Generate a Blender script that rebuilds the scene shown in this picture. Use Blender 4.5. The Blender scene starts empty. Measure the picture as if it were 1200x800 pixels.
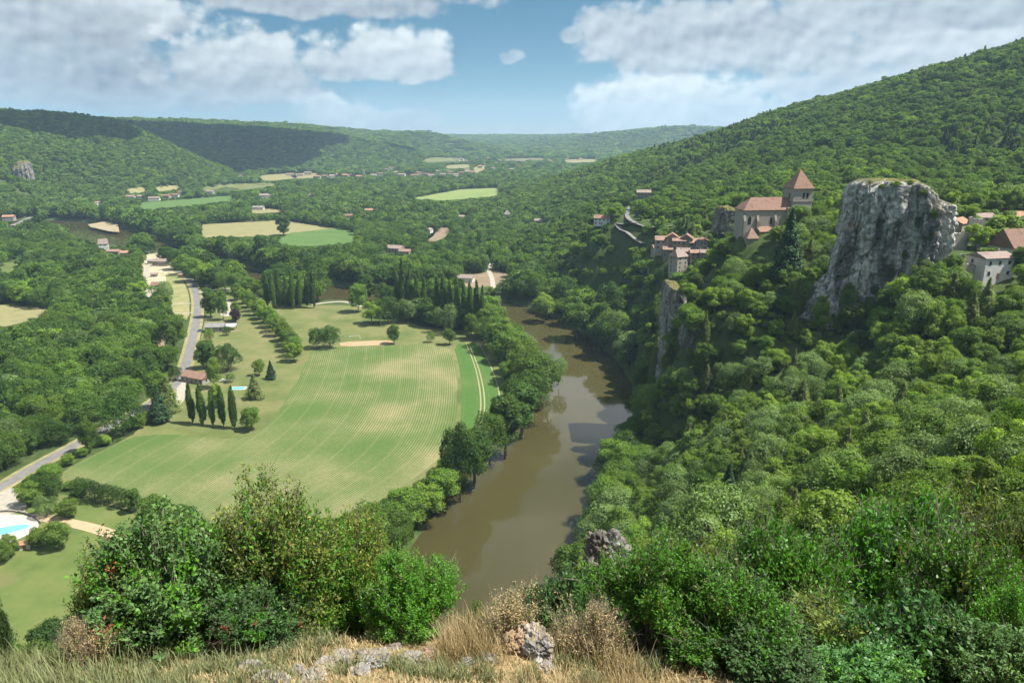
import bpy, bmesh, math, random
import numpy as np
from mathutils import Vector, Matrix

random.seed(5)
RNG = np.random.default_rng(7)
C = bpy.context.scene.collection
SC = bpy.context.scene
R = math.radians

# ------------------------------------------------------------------ survey: the photo's camera
FOC, EYE = 873.0, 150.0                 # focal length in survey pixels (1200 wide), eye height over the river
PITCH = math.atan(250 / FOC)
CP, SP = math.cos(PITCH), math.sin(PITCH)

def ray(px, py):
    a, b = (px - 600) / FOC, (400 - py) / FOC
    return a, CP + b * SP, -SP + b * CP
def at(px, py, Y):                      # survey sighting at known ground distance
    d = ray(px, py); t = Y / d[1]
    return (d[0] * t, Y, EYE + d[2] * t)
def G(px, py, z=4.0):                   # survey sighting that meets the level z
    d = ray(px, py); t = (z - EYE) / d[2]
    return (d[0] * t, d[1] * t)
def proj(x, y, z):
    x = np.asarray(x, float); y = np.asarray(y, float); z = np.asarray(z, float) - EYE
    zc = np.maximum(y * CP - z * SP, 0.01)
    return 600 + FOC * x / zc, 400 - FOC * (y * SP + z * CP) / zc, zc

# ------------------------------------------------------------------ numpy value noise
def _h(i, j, k):
    n = (i.astype(np.int64) * 374761393 + j.astype(np.int64) * 668265263 + k.astype(np.int64) * 2147483647 + 1013904223) & 0xffffffff
    n = ((n ^ (n >> 13)) * 1274126177) & 0xffffffff
    n = ((n ^ (n >> 15)) * 2246822519) & 0xffffffff
    return ((n ^ (n >> 16)) & 0xffff) / 65535.0
def vn(x, y, z=None):
    x = np.asarray(x, float); y = np.asarray(y, float)
    z = np.zeros_like(x) if z is None else np.asarray(z, float)
    i, j, k = np.floor(x), np.floor(y), np.floor(z)
    u, v, w = x - i, y - j, z - k
    u, v, w = u*u*(3-2*u), v*v*(3-2*v), w*w*(3-2*w)
    r = 0
    for a in (0, 1):
        for b in (0, 1):
            for c in (0, 1):
                r = r + _h(i+a, j+b, k+c) * (u if a else 1-u) * (v if b else 1-v) * (w if c else 1-w)
    return r * 2 - 1
def fbm(x, y, z=None, o=4, g=.5):
    x = np.asarray(x, float); y = np.asarray(y, float)
    z = np.zeros_like(x) if z is None else np.asarray(z, float)
    s, a, f, t = 0, 1., 1., 0.
    for q in range(o):
        s = s + a * vn(x*f + 17.3*q, y*f + 9.1*q, z*f + 3.7*q); t += a; a *= g; f *= 2.03
    return s / t
def cells(x, y, z):
    """Worley cells: nearest and second nearest distance and a random number of the cell"""
    i, j, k = np.floor(x), np.floor(y), np.floor(z); f1 = np.full(x.shape, 9.); f2 = np.full(x.shape, 9.); rnd = np.zeros(x.shape)
    for a in (-1, 0, 1):
        for b in (-1, 0, 1):
            for c in (-1, 0, 1):
                I, J, K_ = i+a, j+b, k+c
                d = np.sqrt((I + _h(I, J, K_) - x)**2 + (J + _h(I+71, J, K_) - y)**2 + (K_ + _h(I, J+57, K_) - z)**2)
                m = d < f1; f2 = np.where(m, f1, np.minimum(f2, d)); rnd = np.where(m, _h(I, J, K_+91), rnd); f1 = np.where(m, d, f1)
    return f1, f2, rnd
def sstep(a, b, x):
    t = np.clip((x - a) / (b - a), 0, 1); return t*t*(3-2*t)

# ------------------------------------------------------------------ terrain
FLOOR = 4.0
CTRL = []
def cp(px, py, Y, dz=0.0):
    x, y, z = at(px, py, Y); CTRL.append((x, y, z + dz))
def cw(x, y, z): CTRL.append((x, y, z))
# viewpoint ledge and the steep ground below it
for a in [(350,800,5.0),(200,800,5.2),(600,800,5.6),(480,778,6.4),(380,762,7.2),(700,800,6),(60,800,6),(630,770,7),(270,770,6.6),(150,775,7.2),(560,765,7.4),(500,748,8.0),(620,742,8.0),(400,742,8.0),(300,752,7.6),(560,735,8.6),(200,765,7.6),(700,760,7.6)]:
    cp(*a)
for a in [(-3,0,147.7),(0,-3,148.2),(4,0,147.8),(-8,2,147),(0,-30,152),(-30,-30,146),(40,-30,156),(-12,8,141.5),(-20,12,133),
          (0,11,139.5),(-5,11.5,140.5),(5,10.5,140),(10,9,141.5),(0,20,131),(-8,20,131),(8,20,133),(0,40,110),(-20,40,104),(12,40,115),
          (0,70,80),(-30,70,72),(0,120,36),(-40,120,22),(0,165,6),(-40,150,4),(-70,130,2),(-60,60,75),(-100,60,45),(-100,0,110),(-120,100,5),
          (-200,60,10),(-200,0,60),(-300,0,30),(-300,80,-5),(-200,130,-12),(-120,160,-12),(-80,190,-12),(-40,190,-8),(-600,0,10),(-600,150,-15)]:
    cw(*a)
# wooded slope on the right
for a in [(850,790,9,0),(1000,790,11,-1),(1180,790,13,-1.5),(720,740,24,-2),(760,690,42,-3),(850,700,36,-3),(1000,690,34,-4),(1130,660,40,-5),(1200,600,50,-5),
          (700,640,238,-10),(735,610,215,-9),(790,630,130,-8),(900,600,110,-8),(1000,600,90,-7),(1100,600,75,-7),(800,560,220,-9),(760,590,226,-9),
          (1000,500,170,-9),(1100,500,140,-9),(1200,500,120,-8),(1100,440,205,-9),(1200,400,215,-9),(900,460,250,-9),(1000,430,255,-9),
          (850,500,245,-9),(860,430,290,-8),(930,425,270,-8),(1000,410,275,-8),(1060,352,266,-7),(1100,318,272,-4),(1122,300,285,-1),(1150,330,268,-4),(1200,330,262,-2),(1300,330,262,0),(1180,300,300,-1),
          (1120,290,318,0),(1150,265,350,-2),(1250,260,330,0),(1050,245,400,-6),(1000,250,400,-8),(960,300,330,-8),(930,330,310,-8),(880,355,302,-8),(850,330,330,-8),
          (830,345,318,-7),(815,350,318,-6),(860,310,350,-9),(905,268,366,-1),(870,272,366,-1),(940,262,366,-1),(905,262,395,0),(950,262,400,-2)]:
    cp(*a)
for a in [(46,305,4),(60,330,12),(66,300,10),(52,270,6),(70,345,16)]: cw(*a)     # foot of the promontory cliff
# village shelf and the slope to the river beyond it
for a in [(770,300,500,0),(800,292,500,0),(790,285,520,0),(815,300,490,0),(830,285,500,-3),(840,300,440,-7),(740,265,600,0),(690,268,640,-3),(700,290,600,-9),(650,300,690,-9),(660,340,640,-9),(720,340,560,-9),
          (760,325,525,-8),(740,375,520,-8),(700,375,590,-8),(790,320,470,-3),(780,345,440,-9),(760,380,470,-9),(750,230,850,0),(735,250,700,0),(700,255,800,-8),(660,255,900,-8),(640,270,1000,-8),
          (800,250,620,-6),(860,242,560,-2),(950,243,520,-4),(840,220,800,-7)]:
    cp(*a)
# the big hill on the right
for a in [(830,160,1300,-7),(900,133,1200,-7),(1000,107,1100,-7),(1100,82,1000,-7),(1200,57,920,-7),(1300,28,900,-7),(1400,-5,900,-7),
          (760,176,1450,-7),(700,191,1600,-7),(640,207,1750,-7),(600,216,1850,-7),(1200,150,650,-7),(1200,220,480,-7),(1100,170,680,-7),(1000,200,600,-7),(1000,150,850,-7),
          (900,200,750,-7),(900,165,950,-7),(830,190,1050,-7),(760,205,1100,-7),(700,220,1200,-7),(1080,215,520,-7),(1300,180,600,-7),(660,228,1250,-7),(620,240,1300,-8)]:
    cp(*a)
for a in [(900,1800,190),(600,1900,120),(1500,1500,230),(300,1900,30),(150,2300,-18),(450,2700,-18),(900,3200,-18),(350,2400,-5),(2000,2500,220),(2500,800,260),(700,300,250),(500,0,200),(800,-100,230),(1500,5000,-18)]:
    cw(*a)
# hills across the valley
for a in [(-200,120,1900,-12),(-80,125,1900,-12),(0,128,1950,-12),(70,130,2050,-12),(138,139,2150,-12),(172,157,2080,-12),(200,178,2000,-12),(236,200,1930,-10),(268,213,1850,-7),
          (0,165,1650,-7),(60,165,1800,-7),(110,185,1750,-7),(0,205,1450,-7),(60,215,1550,-7),(150,205,1750,-7),(-100,170,1500,-7),(-100,230,1250,-7),(200,205,1850,-7)]:
    cp(*a)
for px, py in [(0,262),(60,250),(120,240),(200,228),(270,222),(300,218),(-100,270),(330,212)]:
    x, y = G(px, py); cw(x, y, -14)
for a in [(150,141,3000,-44),(250,142,3150,-42),(330,148,3250,-36),(400,153,3300,-30),(440,160,3350,-26),(480,170,3450,-22),(520,181,3500,-16),(555,188,3550,-14),
          (300,170,3000,-7),(250,175,2850,-7),(380,175,3050,-7),(450,183,3150,-7),(200,170,2750,-7)]:
    cp(*a)
for px, py in [(285,206),(350,204),(420,203),(480,198),(540,193),(590,190)]:
    x, y = G(px, py); cw(x, y, -12)
cw(-1500,3000,160); cw(-2500,3000,190); cw(-1200,4300,160); cw(-3500,1500,210); cw(-2500,4800,170); cw(-1800,2400,188); cw(-500,4600,120)
for a in [(500,159,7600,0),(560,160,7400,0),(620,161,6600,-16),(660,160,6200,-16),(720,154,5700,-8),(790,149,5200,-6),(830,153,5100,-8),(870,158,5100,-16),(950,158,5200,0),
          (620,176,4900,-8),(700,172,4800,-8),(780,168,4600,-8),(520,172,5600,-8),(570,172,5400,-8)]:
    cp(*a)
for px, py in [(600,183.5),(680,183.5),(760,184),(540,183)]:
    x, y = G(px, py); cw(x, y, -8)
for x in (-7000,-3500,0,3500,7000):
    cw(x, 9500, 60 if x else 45); cw(x, 13500, 40)
cw(-7000,3000,200); cw(7000,3000,200); cw(-7000,0,150); cw(7000,0,200); cw(3500,6000,140); cw(3500,4000,100)
# the flat valley floor
for px, py in [(500,600),(300,600),(100,600),(-100,620),(0,500),(200,450),(400,450),(560,480),(-100,420),(60,360),(300,360),(480,360),(560,340),(610,330),(200,310),(60,300),(350,300),(480,290),
               (560,280),(600,262),(300,260),(450,250),(540,240),(580,228),(150,260),(380,225),(480,215),(560,205),(640,420),(700,420),(600,560),(560,640),(600,365),(650,520),(690,450)]:
    x, y = G(px, py); cw(x, y, -14)
for x, y in [(-500,250),(-800,400),(-1100,700),(-1300,900),(-700,700)]: cw(x, y, -8)

_P = np.array(CTRL)
_A = np.sqrt(((_P[:, None, :2] - _P[None, :, :2])**2).sum(2) + 1.5**2)
_n = len(_P)
_M = np.zeros((_n+3, _n+3)); _M[:_n, :_n] = _A + np.eye(_n) * -0.02
_M[:_n, _n] = 1; _M[:_n, _n+1:] = _P[:, :2] / 1000; _M[_n, :_n] = 1; _M[_n+1:, :_n] = (_P[:, :2] / 1000).T
_W = np.linalg.solve(_M, np.concatenate([_P[:, 2], [0, 0, 0]]))

# river: centre line (sighted on the water level) and half widths
RIV = [(-60,120,30),(-34,165,30),(-16,200,31)]
for px, py, w in [(590,640,31),(622,560,31),(668,500,32),(686,455,31),(668,415,28),(630,385,27),(590,366,27),(540,353,27),(470,347,27),(390,346,29),(330,335,28),(280,322,24),(230,306,18),(185,291,20),(140,279,46),(100,272,55),(60,262,50),(0,262,50),(-100,268,50)]:
    x, y = G(px, py, 0); RIV.append((x, y, w))
RIV = np.array(RIV)
def chaikin(p, n=3):
    for _ in range(n):
        q = np.empty((2*len(p), p.shape[1])); q[0] = p[0]; q[-1] = p[-1]
        q[1:-1:2] = .75*p[:-1] + .25*p[1:]; q[2:-1:2] = .25*p[:-1] + .75*p[1:]
        p = q
    return p
RIVS = chaikin(RIV, 2)
def seg_dist(x, y, pts, extra=None):
    """distance to a polyline and, if extra, that value interpolated at the nearest point"""
    best = np.full(x.shape, 1e9); ex = np.zeros(x.shape)
    for a, b in zip(pts[:-1], pts[1:]):
        dx, dy = b[0]-a[0], b[1]-a[1]; L = dx*dx + dy*dy + 1e-9
        t = np.clip(((x-a[0])*dx + (y-a[1])*dy) / L, 0, 1)
        d = np.hypot(x-a[0]-t*dx, y-a[1]-t*dy)
        m = d < best
        best = np.where(m, d, best)
        if extra is not None: ex = np.where(m, a[extra] + t*(b[extra]-a[extra]), ex)
    return best, ex
def river_edge(x, y):
    d, w = seg_dist(x, y, RIVS, 2)
    return d - w                        # below zero: in the water
def ground(x, y, chunk=40000):
    x = np.atleast_1d(np.asarray(x, float)).ravel(); y = np.atleast_1d(np.asarray(y, float)).ravel()
    out = np.empty(len(x))
    for s in range(0, len(x), chunk):
        xs, ys = x[s:s+chunk], y[s:s+chunk]
        D = np.sqrt((xs[:, None]-_P[None, :, 0])**2 + (ys[:, None]-_P[None, :, 1])**2 + 1.5**2)
        z = D @ _W[:_n] + _W[_n] + _W[_n+1]*xs/1000 + _W[_n+2]*ys/1000
        dist = np.hypot(xs, ys)
        hill = np.clip((z - FLOOR) / 40, 0, 1)
        z = z + hill * np.clip((dist-60)/300, 0, 1) * (5*fbm(xs/170, ys/170, o=4) + np.clip(dist/1500, 0, 2.0)*4.5*fbm(xs/420+5, ys/420, o=4))
        z = z + np.clip(1 - dist/60, 0, 1) * (.22*fbm(xs/1.7, ys/1.7, o=4) + .5*fbm(xs/6, ys/6))
        z = np.maximum(z, FLOOR)
        e = river_edge(xs, ys)
        bank = sstep(-4, 9, e + 3*fbm(xs/25, ys/25))
        z = np.where(z < 60, -2.5 + (z + 2.5) * bank, z)
        out[s:s+chunk] = z
    return out
def g1(x, y): return float(ground([x], [y])[0])
def hit(px, py, lift=0.0, tmin=2.0, tmax=9000.0):
    """where a sighting meets the bare ground"""
    d = ray(px, py)
    t = np.geomspace(tmin, tmax, 700)
    h = EYE + d[2]*t - ground(d[0]*t, d[1]*t) - lift
    k = np.argmax(h < 0)
    if h[k] >= 0: k = len(t)-1
    a, b = t[max(k-1, 0)], t[k]
    tt = np.linspace(a, b, 40); h = EYE + d[2]*tt - ground(d[0]*tt, d[1]*tt) - lift
    q = tt[np.argmax(h < 0)] if (h < 0).any() else b
    x, y = d[0]*q, d[1]*q
    return x, y, g1(x, y)

# ------------------------------------------------------------------ mesh helpers
def tag(o, label=None, cat=None, group=None, kind=None):
    if label: o['label'] = label
    if cat: o['category'] = cat
    if group: o['group'] = group
    if kind: o['kind'] = kind
    return o
def link(o, parent=None):
    C.objects.link(o)
    if parent is not None: o.parent = parent
    return o
def empty(name, loc=(0, 0, 0), rz=0.0):
    o = bpy.data.objects.new(name, None); o.location = loc; o.rotation_euler = (0, 0, rz)
    o.empty_display_size = .5
    return link(o)
def fast_mesh(name, V, Fq, mats, smooth=False, uv=None, fmat=None):
    """V (n,3); Fq (m,k) all faces with k corners"""
    V = np.ascontiguousarray(V, np.float32); Fq = np.ascontiguousarray(Fq, np.int32)
    me = bpy.data.meshes.new(name); k = Fq.shape[1]
    me.vertices.add(len(V)); me.vertices.foreach_set('co', V.ravel())
    me.loops.add(Fq.size); me.loops.foreach_set('vertex_index', Fq.ravel())
    me.polygons.add(len(Fq))
    me.polygons.foreach_set('loop_start', np.arange(0, Fq.size, k, dtype=np.int32))
    if smooth: me.polygons.foreach_set('use_smooth', np.ones(len(Fq), bool))
    if fmat is not None: me.polygons.foreach_set('material_index', np.ascontiguousarray(fmat, np.int32))
    for m in (mats if isinstance(mats, (list, tuple)) else [mats]): me.materials.append(m)
    if uv is not None:
        l = me.uv_layers.new(name='UVMap'); l.data.foreach_set('uv', np.ascontiguousarray(uv[Fq.ravel()], np.float32).ravel())
    me.update(calc_edges=True); me.validate()
    return me
def obj(name, me, parent=None, loc=(0, 0, 0), rz=0.0):
    o = bpy.data.objects.new(name, me); o.location = loc; o.rotation_euler = (0, 0, rz)
    return link(o, parent)
class MB:
    """collects boxes, prisms and tubes into one mesh"""
    def __init__(s): s.v, s.f = [], []
    def add(s, vs, fs):
        n = len(s.v); s.v += [tuple(p) for p in vs]; s.f += [tuple(n+i for i in f) for f in fs]; return s
    def box(s, x0, x1, y0, y1, z0, z1):
        return s.add([(x0,y0,z0),(x1,y0,z0),(x1,y1,z0),(x0,y1,z0),(x0,y0,z1),(x1,y0,z1),(x1,y1,z1),(x0,y1,z1)],
                     [(0,3,2,1),(4,5,6,7),(0,1,5,4),(1,2,6,5),(2,3,7,6),(3,0,4,7)])
    def tube(s, p0, p1, r0, r1, n=8):
        p0, p1 = Vector(p0), Vector(p1); d = (p1-p0).normalized()
        a = d.orthogonal().normalized(); b = d.cross(a)
        vs = []
        for p, r in ((p0, r0), (p1, r1)):
            for i in range(n):
                t = 2*math.pi*i/n; vs.append(p + (a*math.cos(t) + b*math.sin(t))*r)
        return s.add(vs, [(i, (i+1) % n, n+(i+1) % n, n+i) for i in range(n)] + [tuple(range(n-1, -1, -1)), tuple(range(n, 2*n))])
    def build(s, name, mat, parent=None, loc=(0, 0, 0), rz=0.0, smooth=False, bevel=0):
        me = bpy.data.meshes.new(name); me.from_pydata(s.v, [], s.f); me.materials.append(mat)
        bm = bmesh.new(); bm.from_mesh(me); bmesh.ops.recalc_face_normals(bm, faces=bm.faces)
        if bevel: bmesh.ops.bevel(bm, geom=bm.edges[:], offset=bevel, segments=2, affect='EDGES')
        bm.to_mesh(me); bm.free()
        if smooth: me.polygons.foreach_set('use_smooth', [True]*len(me.polygons))
        me.update()
        return obj(name, me, parent, loc, rz)

# ------------------------------------------------------------------ materials
def newmat(name):
    m = bpy.data.materials.new(name); m.use_nodes = True
    return m, m.node_tree.nodes, m.node_tree.links
def ramp(N, stops, interp='LINEAR'):
    r = N.new('ShaderNodeValToRGB'); e = r.color_ramp.elements; r.color_ramp.interpolation = interp
    while len(e) < len(stops): e.new(.5)
    for q, (p, c) in zip(e, stops): q.position = p; q.color = (*c, 1) if len(c) == 3 else c
    return r
def noisemat(name, cols, scale, rough=.9, detail=6, bump=0.0, bscale=None, stretch=(1, 1, 1), spec=.3, bdist=.1, coord='Object', second=None):
    """colour from fractal noise through a ramp; second=(cols,scale,lo,hi) mixes a second layer in patches"""
    m, N, L = newmat(name)
    b = N['Principled BSDF']; b.inputs['Roughness'].default_value = rough; b.inputs['Specular IOR Level'].default_value = spec
    tc = N.new('ShaderNodeTexCoord'); mp = N.new('ShaderNodeMapping'); mp.inputs['Scale'].default_value = stretch
    L.new(tc.outputs[coord], mp.inputs[0])
    n = N.new('ShaderNodeTexNoise'); n.inputs['Scale'].default_value = scale; n.inputs['Detail'].default_value = detail; n.inputs['Roughness'].default_value = .65
    L.new(mp.outputs[0], n.inputs['Vector'])
    k = len(cols)
    r = ramp(N, [(.3 + .4*i/max(k-1, 1), c) for i, c in enumerate(cols)])
    L.new(n.outputs['Fac'], r.inputs[0]); col = r.outputs[0]
    if second:
        n2 = N.new('ShaderNodeTexNoise'); n2.inputs['Scale'].default_value = second[1]; n2.inputs['Detail'].default_value = 5
        L.new(mp.outputs[0], n2.inputs['Vector'])
        mr = N.new('ShaderNodeMapRange'); mr.inputs['From Min'].default_value = second[2]; mr.inputs['From Max'].default_value = second[3]
        L.new(n2.outputs['Fac'], mr.inputs[0])
        mx = N.new('ShaderNodeMix'); mx.data_type = 'RGBA'
        L.new(mr.outputs[0], mx.inputs[0]); L.new(col, mx.inputs[6]); mx.inputs[7].default_value = (*second[0], 1)
        col = mx.outputs[2]
    L.new(col, b.inputs['Base Color'])
    if bump:
        n3 = N.new('ShaderNodeTexNoise'); n3.inputs['Scale'].default_value = bscale or scale*3; n3.inputs['Detail'].default_value = 5
        L.new(mp.outputs[0], n3.inputs['Vector'])
        bp = N.new('ShaderNodeBump'); bp.inputs['Strength'].default_value = bump; bp.inputs['Distance'].default_value = bdist
        L.new(n3.outputs['Fac'], bp.inputs['Height']); L.new(bp.outputs[0], b.inputs['Normal'])
    return m
# ================================================================== camera, light, sky, air
cam = bpy.data.objects.new('camera', bpy.data.cameras.new('camera')); C.objects.link(cam)
cam.location = (0, 0, EYE); cam.rotation_euler = (math.pi/2 - PITCH, 0, 0)
cam.data.sensor_fit = 'HORIZONTAL'; cam.data.angle = 2*math.atan(600/FOC)
cam.data.clip_start = .2; cam.data.clip_end = 40000
SC.camera = cam
SUN_EL, SUN_AZ = R(60), R(97)          # azimuth clockwise from the view direction (+Y)
sd = Vector((math.sin(SUN_AZ)*math.cos(SUN_EL), math.cos(SUN_AZ)*math.cos(SUN_EL), math.sin(SUN_EL)))
sun = bpy.data.objects.new('sun', bpy.data.lights.new('sun', 'SUN')); C.objects.link(sun)
sun.data.energy = 5.0; sun.data.angle = R(.53); sun.data.color = (1, .95, .86)
sun.rotation_euler = sd.to_track_quat('Z', 'Y').to_euler(); sun.location = (0, 0, 900)
SC.view_settings.view_transform = 'Standard'; SC.view_settings.look = 'None'; SC.view_settings.exposure = 1.05; SC.view_settings.gamma = 1
cy = SC.cycles
cy.max_bounces = 6; cy.diffuse_bounces = 3; cy.glossy_bounces = 2; cy.transmission_bounces = 4; cy.volume_bounces = 0; cy.transparent_max_bounces = 4
cy.use_denoising = True; cy.caustics_reflective = False; cy.caustics_refractive = False; cy.sample_clamp_indirect = 4
cy.use_adaptive_sampling = True; cy.adaptive_threshold = .03

W = bpy.data.worlds.new('World'); SC.world = W; W.use_nodes = True
NT = W.node_tree; WN, WL = NT.nodes, NT.links
W.cycles.sampling_method = 'MANUAL'; W.cycles.sample_map_resolution = 512
def M(op, a, b=None, c=None, clamp=False):
    n = WN.new('ShaderNodeMath'); n.operation = op; n.use_clamp = clamp
    for i, v in enumerate((a, b, c)):
        if v is None: continue
        if isinstance(v, (int, float)): n.inputs[i].default_value = v
        else: WL.new(v, n.inputs[i])
    return n.outputs[0]
def mapr(v, a, b, c=0., d=1., smooth=True):
    n = WN.new('ShaderNodeMapRange'); n.interpolation_type = 'SMOOTHSTEP' if smooth else 'LINEAR'
    WL.new(v, n.inputs[0])
    for i, q in zip((1, 2, 3, 4), (a, b, c, d)): n.inputs[i].default_value = q
    return n.outputs[0]
def wmix(f, a, b):
    n = WN.new('ShaderNodeMix'); n.data_type = 'RGBA'
    if isinstance(f, (int, float)): n.inputs[0].default_value = f
    else: WL.new(f, n.inputs[0])
    for i, v in ((6, a), (7, b)):
        if isinstance(v, tuple): n.inputs[i].default_value = (*v, 1)
        else: WL.new(v, n.inputs[i])
    return n.outputs[2]
tc = WN.new('ShaderNodeTexCoord')
sep = WN.new('ShaderNodeSeparateXYZ'); WL.new(tc.outputs['Generated'], sep.inputs[0])
dx, dy, dz = sep.outputs
# the clear sky; looked up above the true elevation so that the low sky turns bluer
cmb = WN.new('ShaderNodeCombineXYZ'); WL.new(dx, cmb.inputs[0]); WL.new(dy, cmb.inputs[1]); WL.new(M('ADD', M('MULTIPLY', dz, 2.0), .06), cmb.inputs[2])
nrm = WN.new('ShaderNodeVectorMath'); nrm.operation = 'NORMALIZE'; WL.new(cmb.outputs[0], nrm.inputs[0])
sky = WN.new('ShaderNodeTexSky'); sky.sky_type = 'NISHITA'; sky.sun_disc = False
sky.sun_elevation = SUN_EL; sky.sun_rotation = SUN_AZ; sky.altitude = 300; sky.air_density = 1.0; sky.dust_density = .4; sky.ozone_density = 2.0
WL.new(nrm.outputs[0], sky.inputs[0])
AZ = M('ARCTAN2', dx, dy); EL = M('ARCSINE', dz)
# clouds: (px, py, rx, ry above, ry below, strength, lit top, grey base) sighted on the photograph, kept as azimuth and elevation
CL = [(620,158,620,14,30,.5,.80,.74,.5),     # milky band low over the horizon
      (60,112,330,30,16,.95,.66,.46,.9),
      (70,70,230,36,36,.9,.72,.44,1),
      (285,108,100,24,10,.7,.68,.58,.8),
      (115,20,110,30,30,1.2,1.06,.55,1.0),
      (20,12,110,40,40,.9,.7,.5,1),
      (268,84,96,56,26,1.25,1.08,.58,1.0),
      (445,76,108,44,22,1.2,1.06,.64,1.0),
      (395,136,74,24,14,1.15,1.06,.76,1),
      (470,140,80,14,14,.7,.8,.7,.8),
      (380,-4,190,16,24,1.1,.72,.52,.9),
      (790,142,132,62,20,1.3,1.16,.80,1.0),
      (880,132,90,26,22,1.0,1.0,.74,1.1),
      (1010,104,150,26,30,.9,.86,.70,.8),
      (960,62,330,34,26,1.05,.80,.56,.9),
      (800,26,130,36,40,1.05,.86,.60,1),
      (1090,10,260,40,40,1.1,.78,.56,.9),
      (1130,62,200,26,40,.9,.9,.66,.9),
      (665,42,22,12,10,.8,.75,.62,1),
      (600,66,18,10,10,.6,.72,.62,1)]
vec = WN.new('ShaderNodeCombineXYZ'); WL.new(AZ, vec.inputs[0]); WL.new(M('MULTIPLY', EL, 1.25), vec.inputs[1])
def noise(scale, detail, offs=(0, 0, 0), rough=.6):
    a = WN.new('ShaderNodeVectorMath'); a.operation = 'ADD'; a.inputs[1].default_value = offs; WL.new(vec.outputs[0], a.inputs[0])
    n = WN.new('ShaderNodeTexNoise'); n.noise_dimensions = '2D'; n.inputs['Scale'].default_value = scale; n.inputs['Detail'].default_value = detail; n.inputs['Roughness'].default_value = rough
    WL.new(a.outputs[0], n.inputs['Vector']); return n.outputs['Fac']
n1 = noise(13, 8, rough=.52); n1b = noise(13, 8, (.006, -.011, 0), .52); n2 = noise(5, 4, (3, 1, 0))
def puff(scale, offs):
    a = WN.new('ShaderNodeVectorMath'); a.operation = 'ADD'; a.inputs[1].default_value = offs; WL.new(vec.outputs[0], a.inputs[0])
    v = WN.new('ShaderNodeTexVoronoi'); v.voronoi_dimensions = '2D'; v.feature = 'SMOOTH_F1'; v.inputs['Scale'].default_value = scale; v.inputs['Smoothness'].default_value = .35; v.inputs['Detail'].default_value = 1; v.inputs['Roughness'].default_value = .5
    WL.new(a.outputs[0], v.inputs['Vector']); return v.outputs['Distance']
p1 = puff(34, (0, 0, 0)); p1b = puff(34, (.005, -.009, 0))
wob = M('ADD', M('MULTIPLY', M('SUBTRACT', n1, .5), 1.9), M('MULTIPLY', M('SUBTRACT', .42, p1), .38))
lump = M('ADD', M('MULTIPLY', M('SUBTRACT', n1, n1b), 1.6), M('MULTIPLY', M('SUBTRACT', p1b, p1), .55))      # billow relief: the side towards the sun is brighter
warpu = M('ADD', AZ, M('MULTIPLY', M('SUBTRACT', n2, .5), .06))
gam = WN.new('ShaderNodeHueSaturation'); gam.inputs['Saturation'].default_value = 1.22; gam.inputs['Value'].default_value = .51; gam.inputs['Hue'].default_value = .474; WL.new(sky.outputs[0], gam.inputs['Color'])
col = gam.outputs[0]
K = 4.35                                                # sky texture units for a white cloud (background strength .1)
for px, py, rx, up, dn, st, hi, lo, nz in CL:
    d = ray(px, py); u0 = math.atan2(d[0], d[1]); v0 = math.asin(d[2]/math.sqrt(d[0]**2+d[1]**2+d[2]**2))
    du = M('DIVIDE', M('SUBTRACT', warpu, u0), rx/FOC*.97)
    ev = M('SUBTRACT', EL, v0)
    upm = M('DIVIDE', M('MAXIMUM', ev, 0.0), up/FOC); dnm = M('DIVIDE', M('MINIMUM', ev, 0.0), dn/FOC)
    r2 = M('ADD', M('MULTIPLY', du, du), M('ADD', M('MULTIPLY', upm, upm), M('MULTIPLY', dnm, dnm)))
    f = M('ADD', M('SUBTRACT', .64, M('MULTIPLY', r2, .64)), M('MULTIPLY', wob, nz*.66))
    if st > 1: f = M('ADD', f, (st-1)*.55)
    den = M('MULTIPLY', mapr(f, .06, .38), min(st, 1.0)*.97)
    t = M('ADD', M('ADD', upm, dnm), M('MULTIPLY', wob, .16))
    sh = M('ADD', mapr(t, -.6, .9, lo + .07, hi), M('MULTIPLY', lump, .42))
    cc = WN.new('ShaderNodeCombineColor')
    WL.new(M('MULTIPLY', sh, K*.88), cc.inputs[0]); WL.new(M('MULTIPLY', M('POWER', sh, .92), K*.98), cc.inputs[1]); WL.new(M('MULTIPLY', M('POWER', sh, .78), K*1.03), cc.inputs[2])
    col = wmix(den, col, cc.outputs[0])
# broken cumulus overhead, above the picture: bright cloud that fills the shadows and greys the river
pl = WN.new('ShaderNodeCombineXYZ'); dzc = M('MAXIMUM', dz, .08); WL.new(M('DIVIDE', dx, dzc), pl.inputs[0]); WL.new(M('DIVIDE', dy, dzc), pl.inputs[1])
no = WN.new('ShaderNodeTexNoise'); no.inputs['Scale'].default_value = .55; no.inputs['Detail'].default_value = 6; no.inputs['Roughness'].default_value = .55; WL.new(pl.outputs[0], no.inputs['Vector'])
over = M('MULTIPLY', mapr(no.outputs['Fac'], .47, .60), mapr(EL, .20, .34))
oc = wmix(mapr(no.outputs['Fac'], .5, .75), (6.2, 6.4, 6.8), (4.2, 4.5, 5.0))
col = wmix(over, col, oc)
bg = WN['Background']; bg.inputs['Strength'].default_value = .1; WL.new(col, bg.inputs['Color'])

# air: one closed box of thin pale haze round everything
hm = bpy.data.materials.new('haze'); hm.use_nodes = True; hn, hl = hm.node_tree.nodes, hm.node_tree.links
hn.remove(hn['Principled BSDF']); pv = hn.new('ShaderNodeVolumePrincipled')
pv.inputs['Color'].default_value = (.54, .78, 1.0, 1); pv.inputs['Density'].default_value = 8e-5; pv.inputs['Density Attribute'].default_value = ''
pv.inputs['Anisotropy'].default_value = .1
hl.new(pv.outputs[0], hn['Material Output'].inputs['Volume'])
tag(MB().box(-7900, 7900, -900, 14200, -6, 520).build('haze', hm), kind='stuff')

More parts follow.
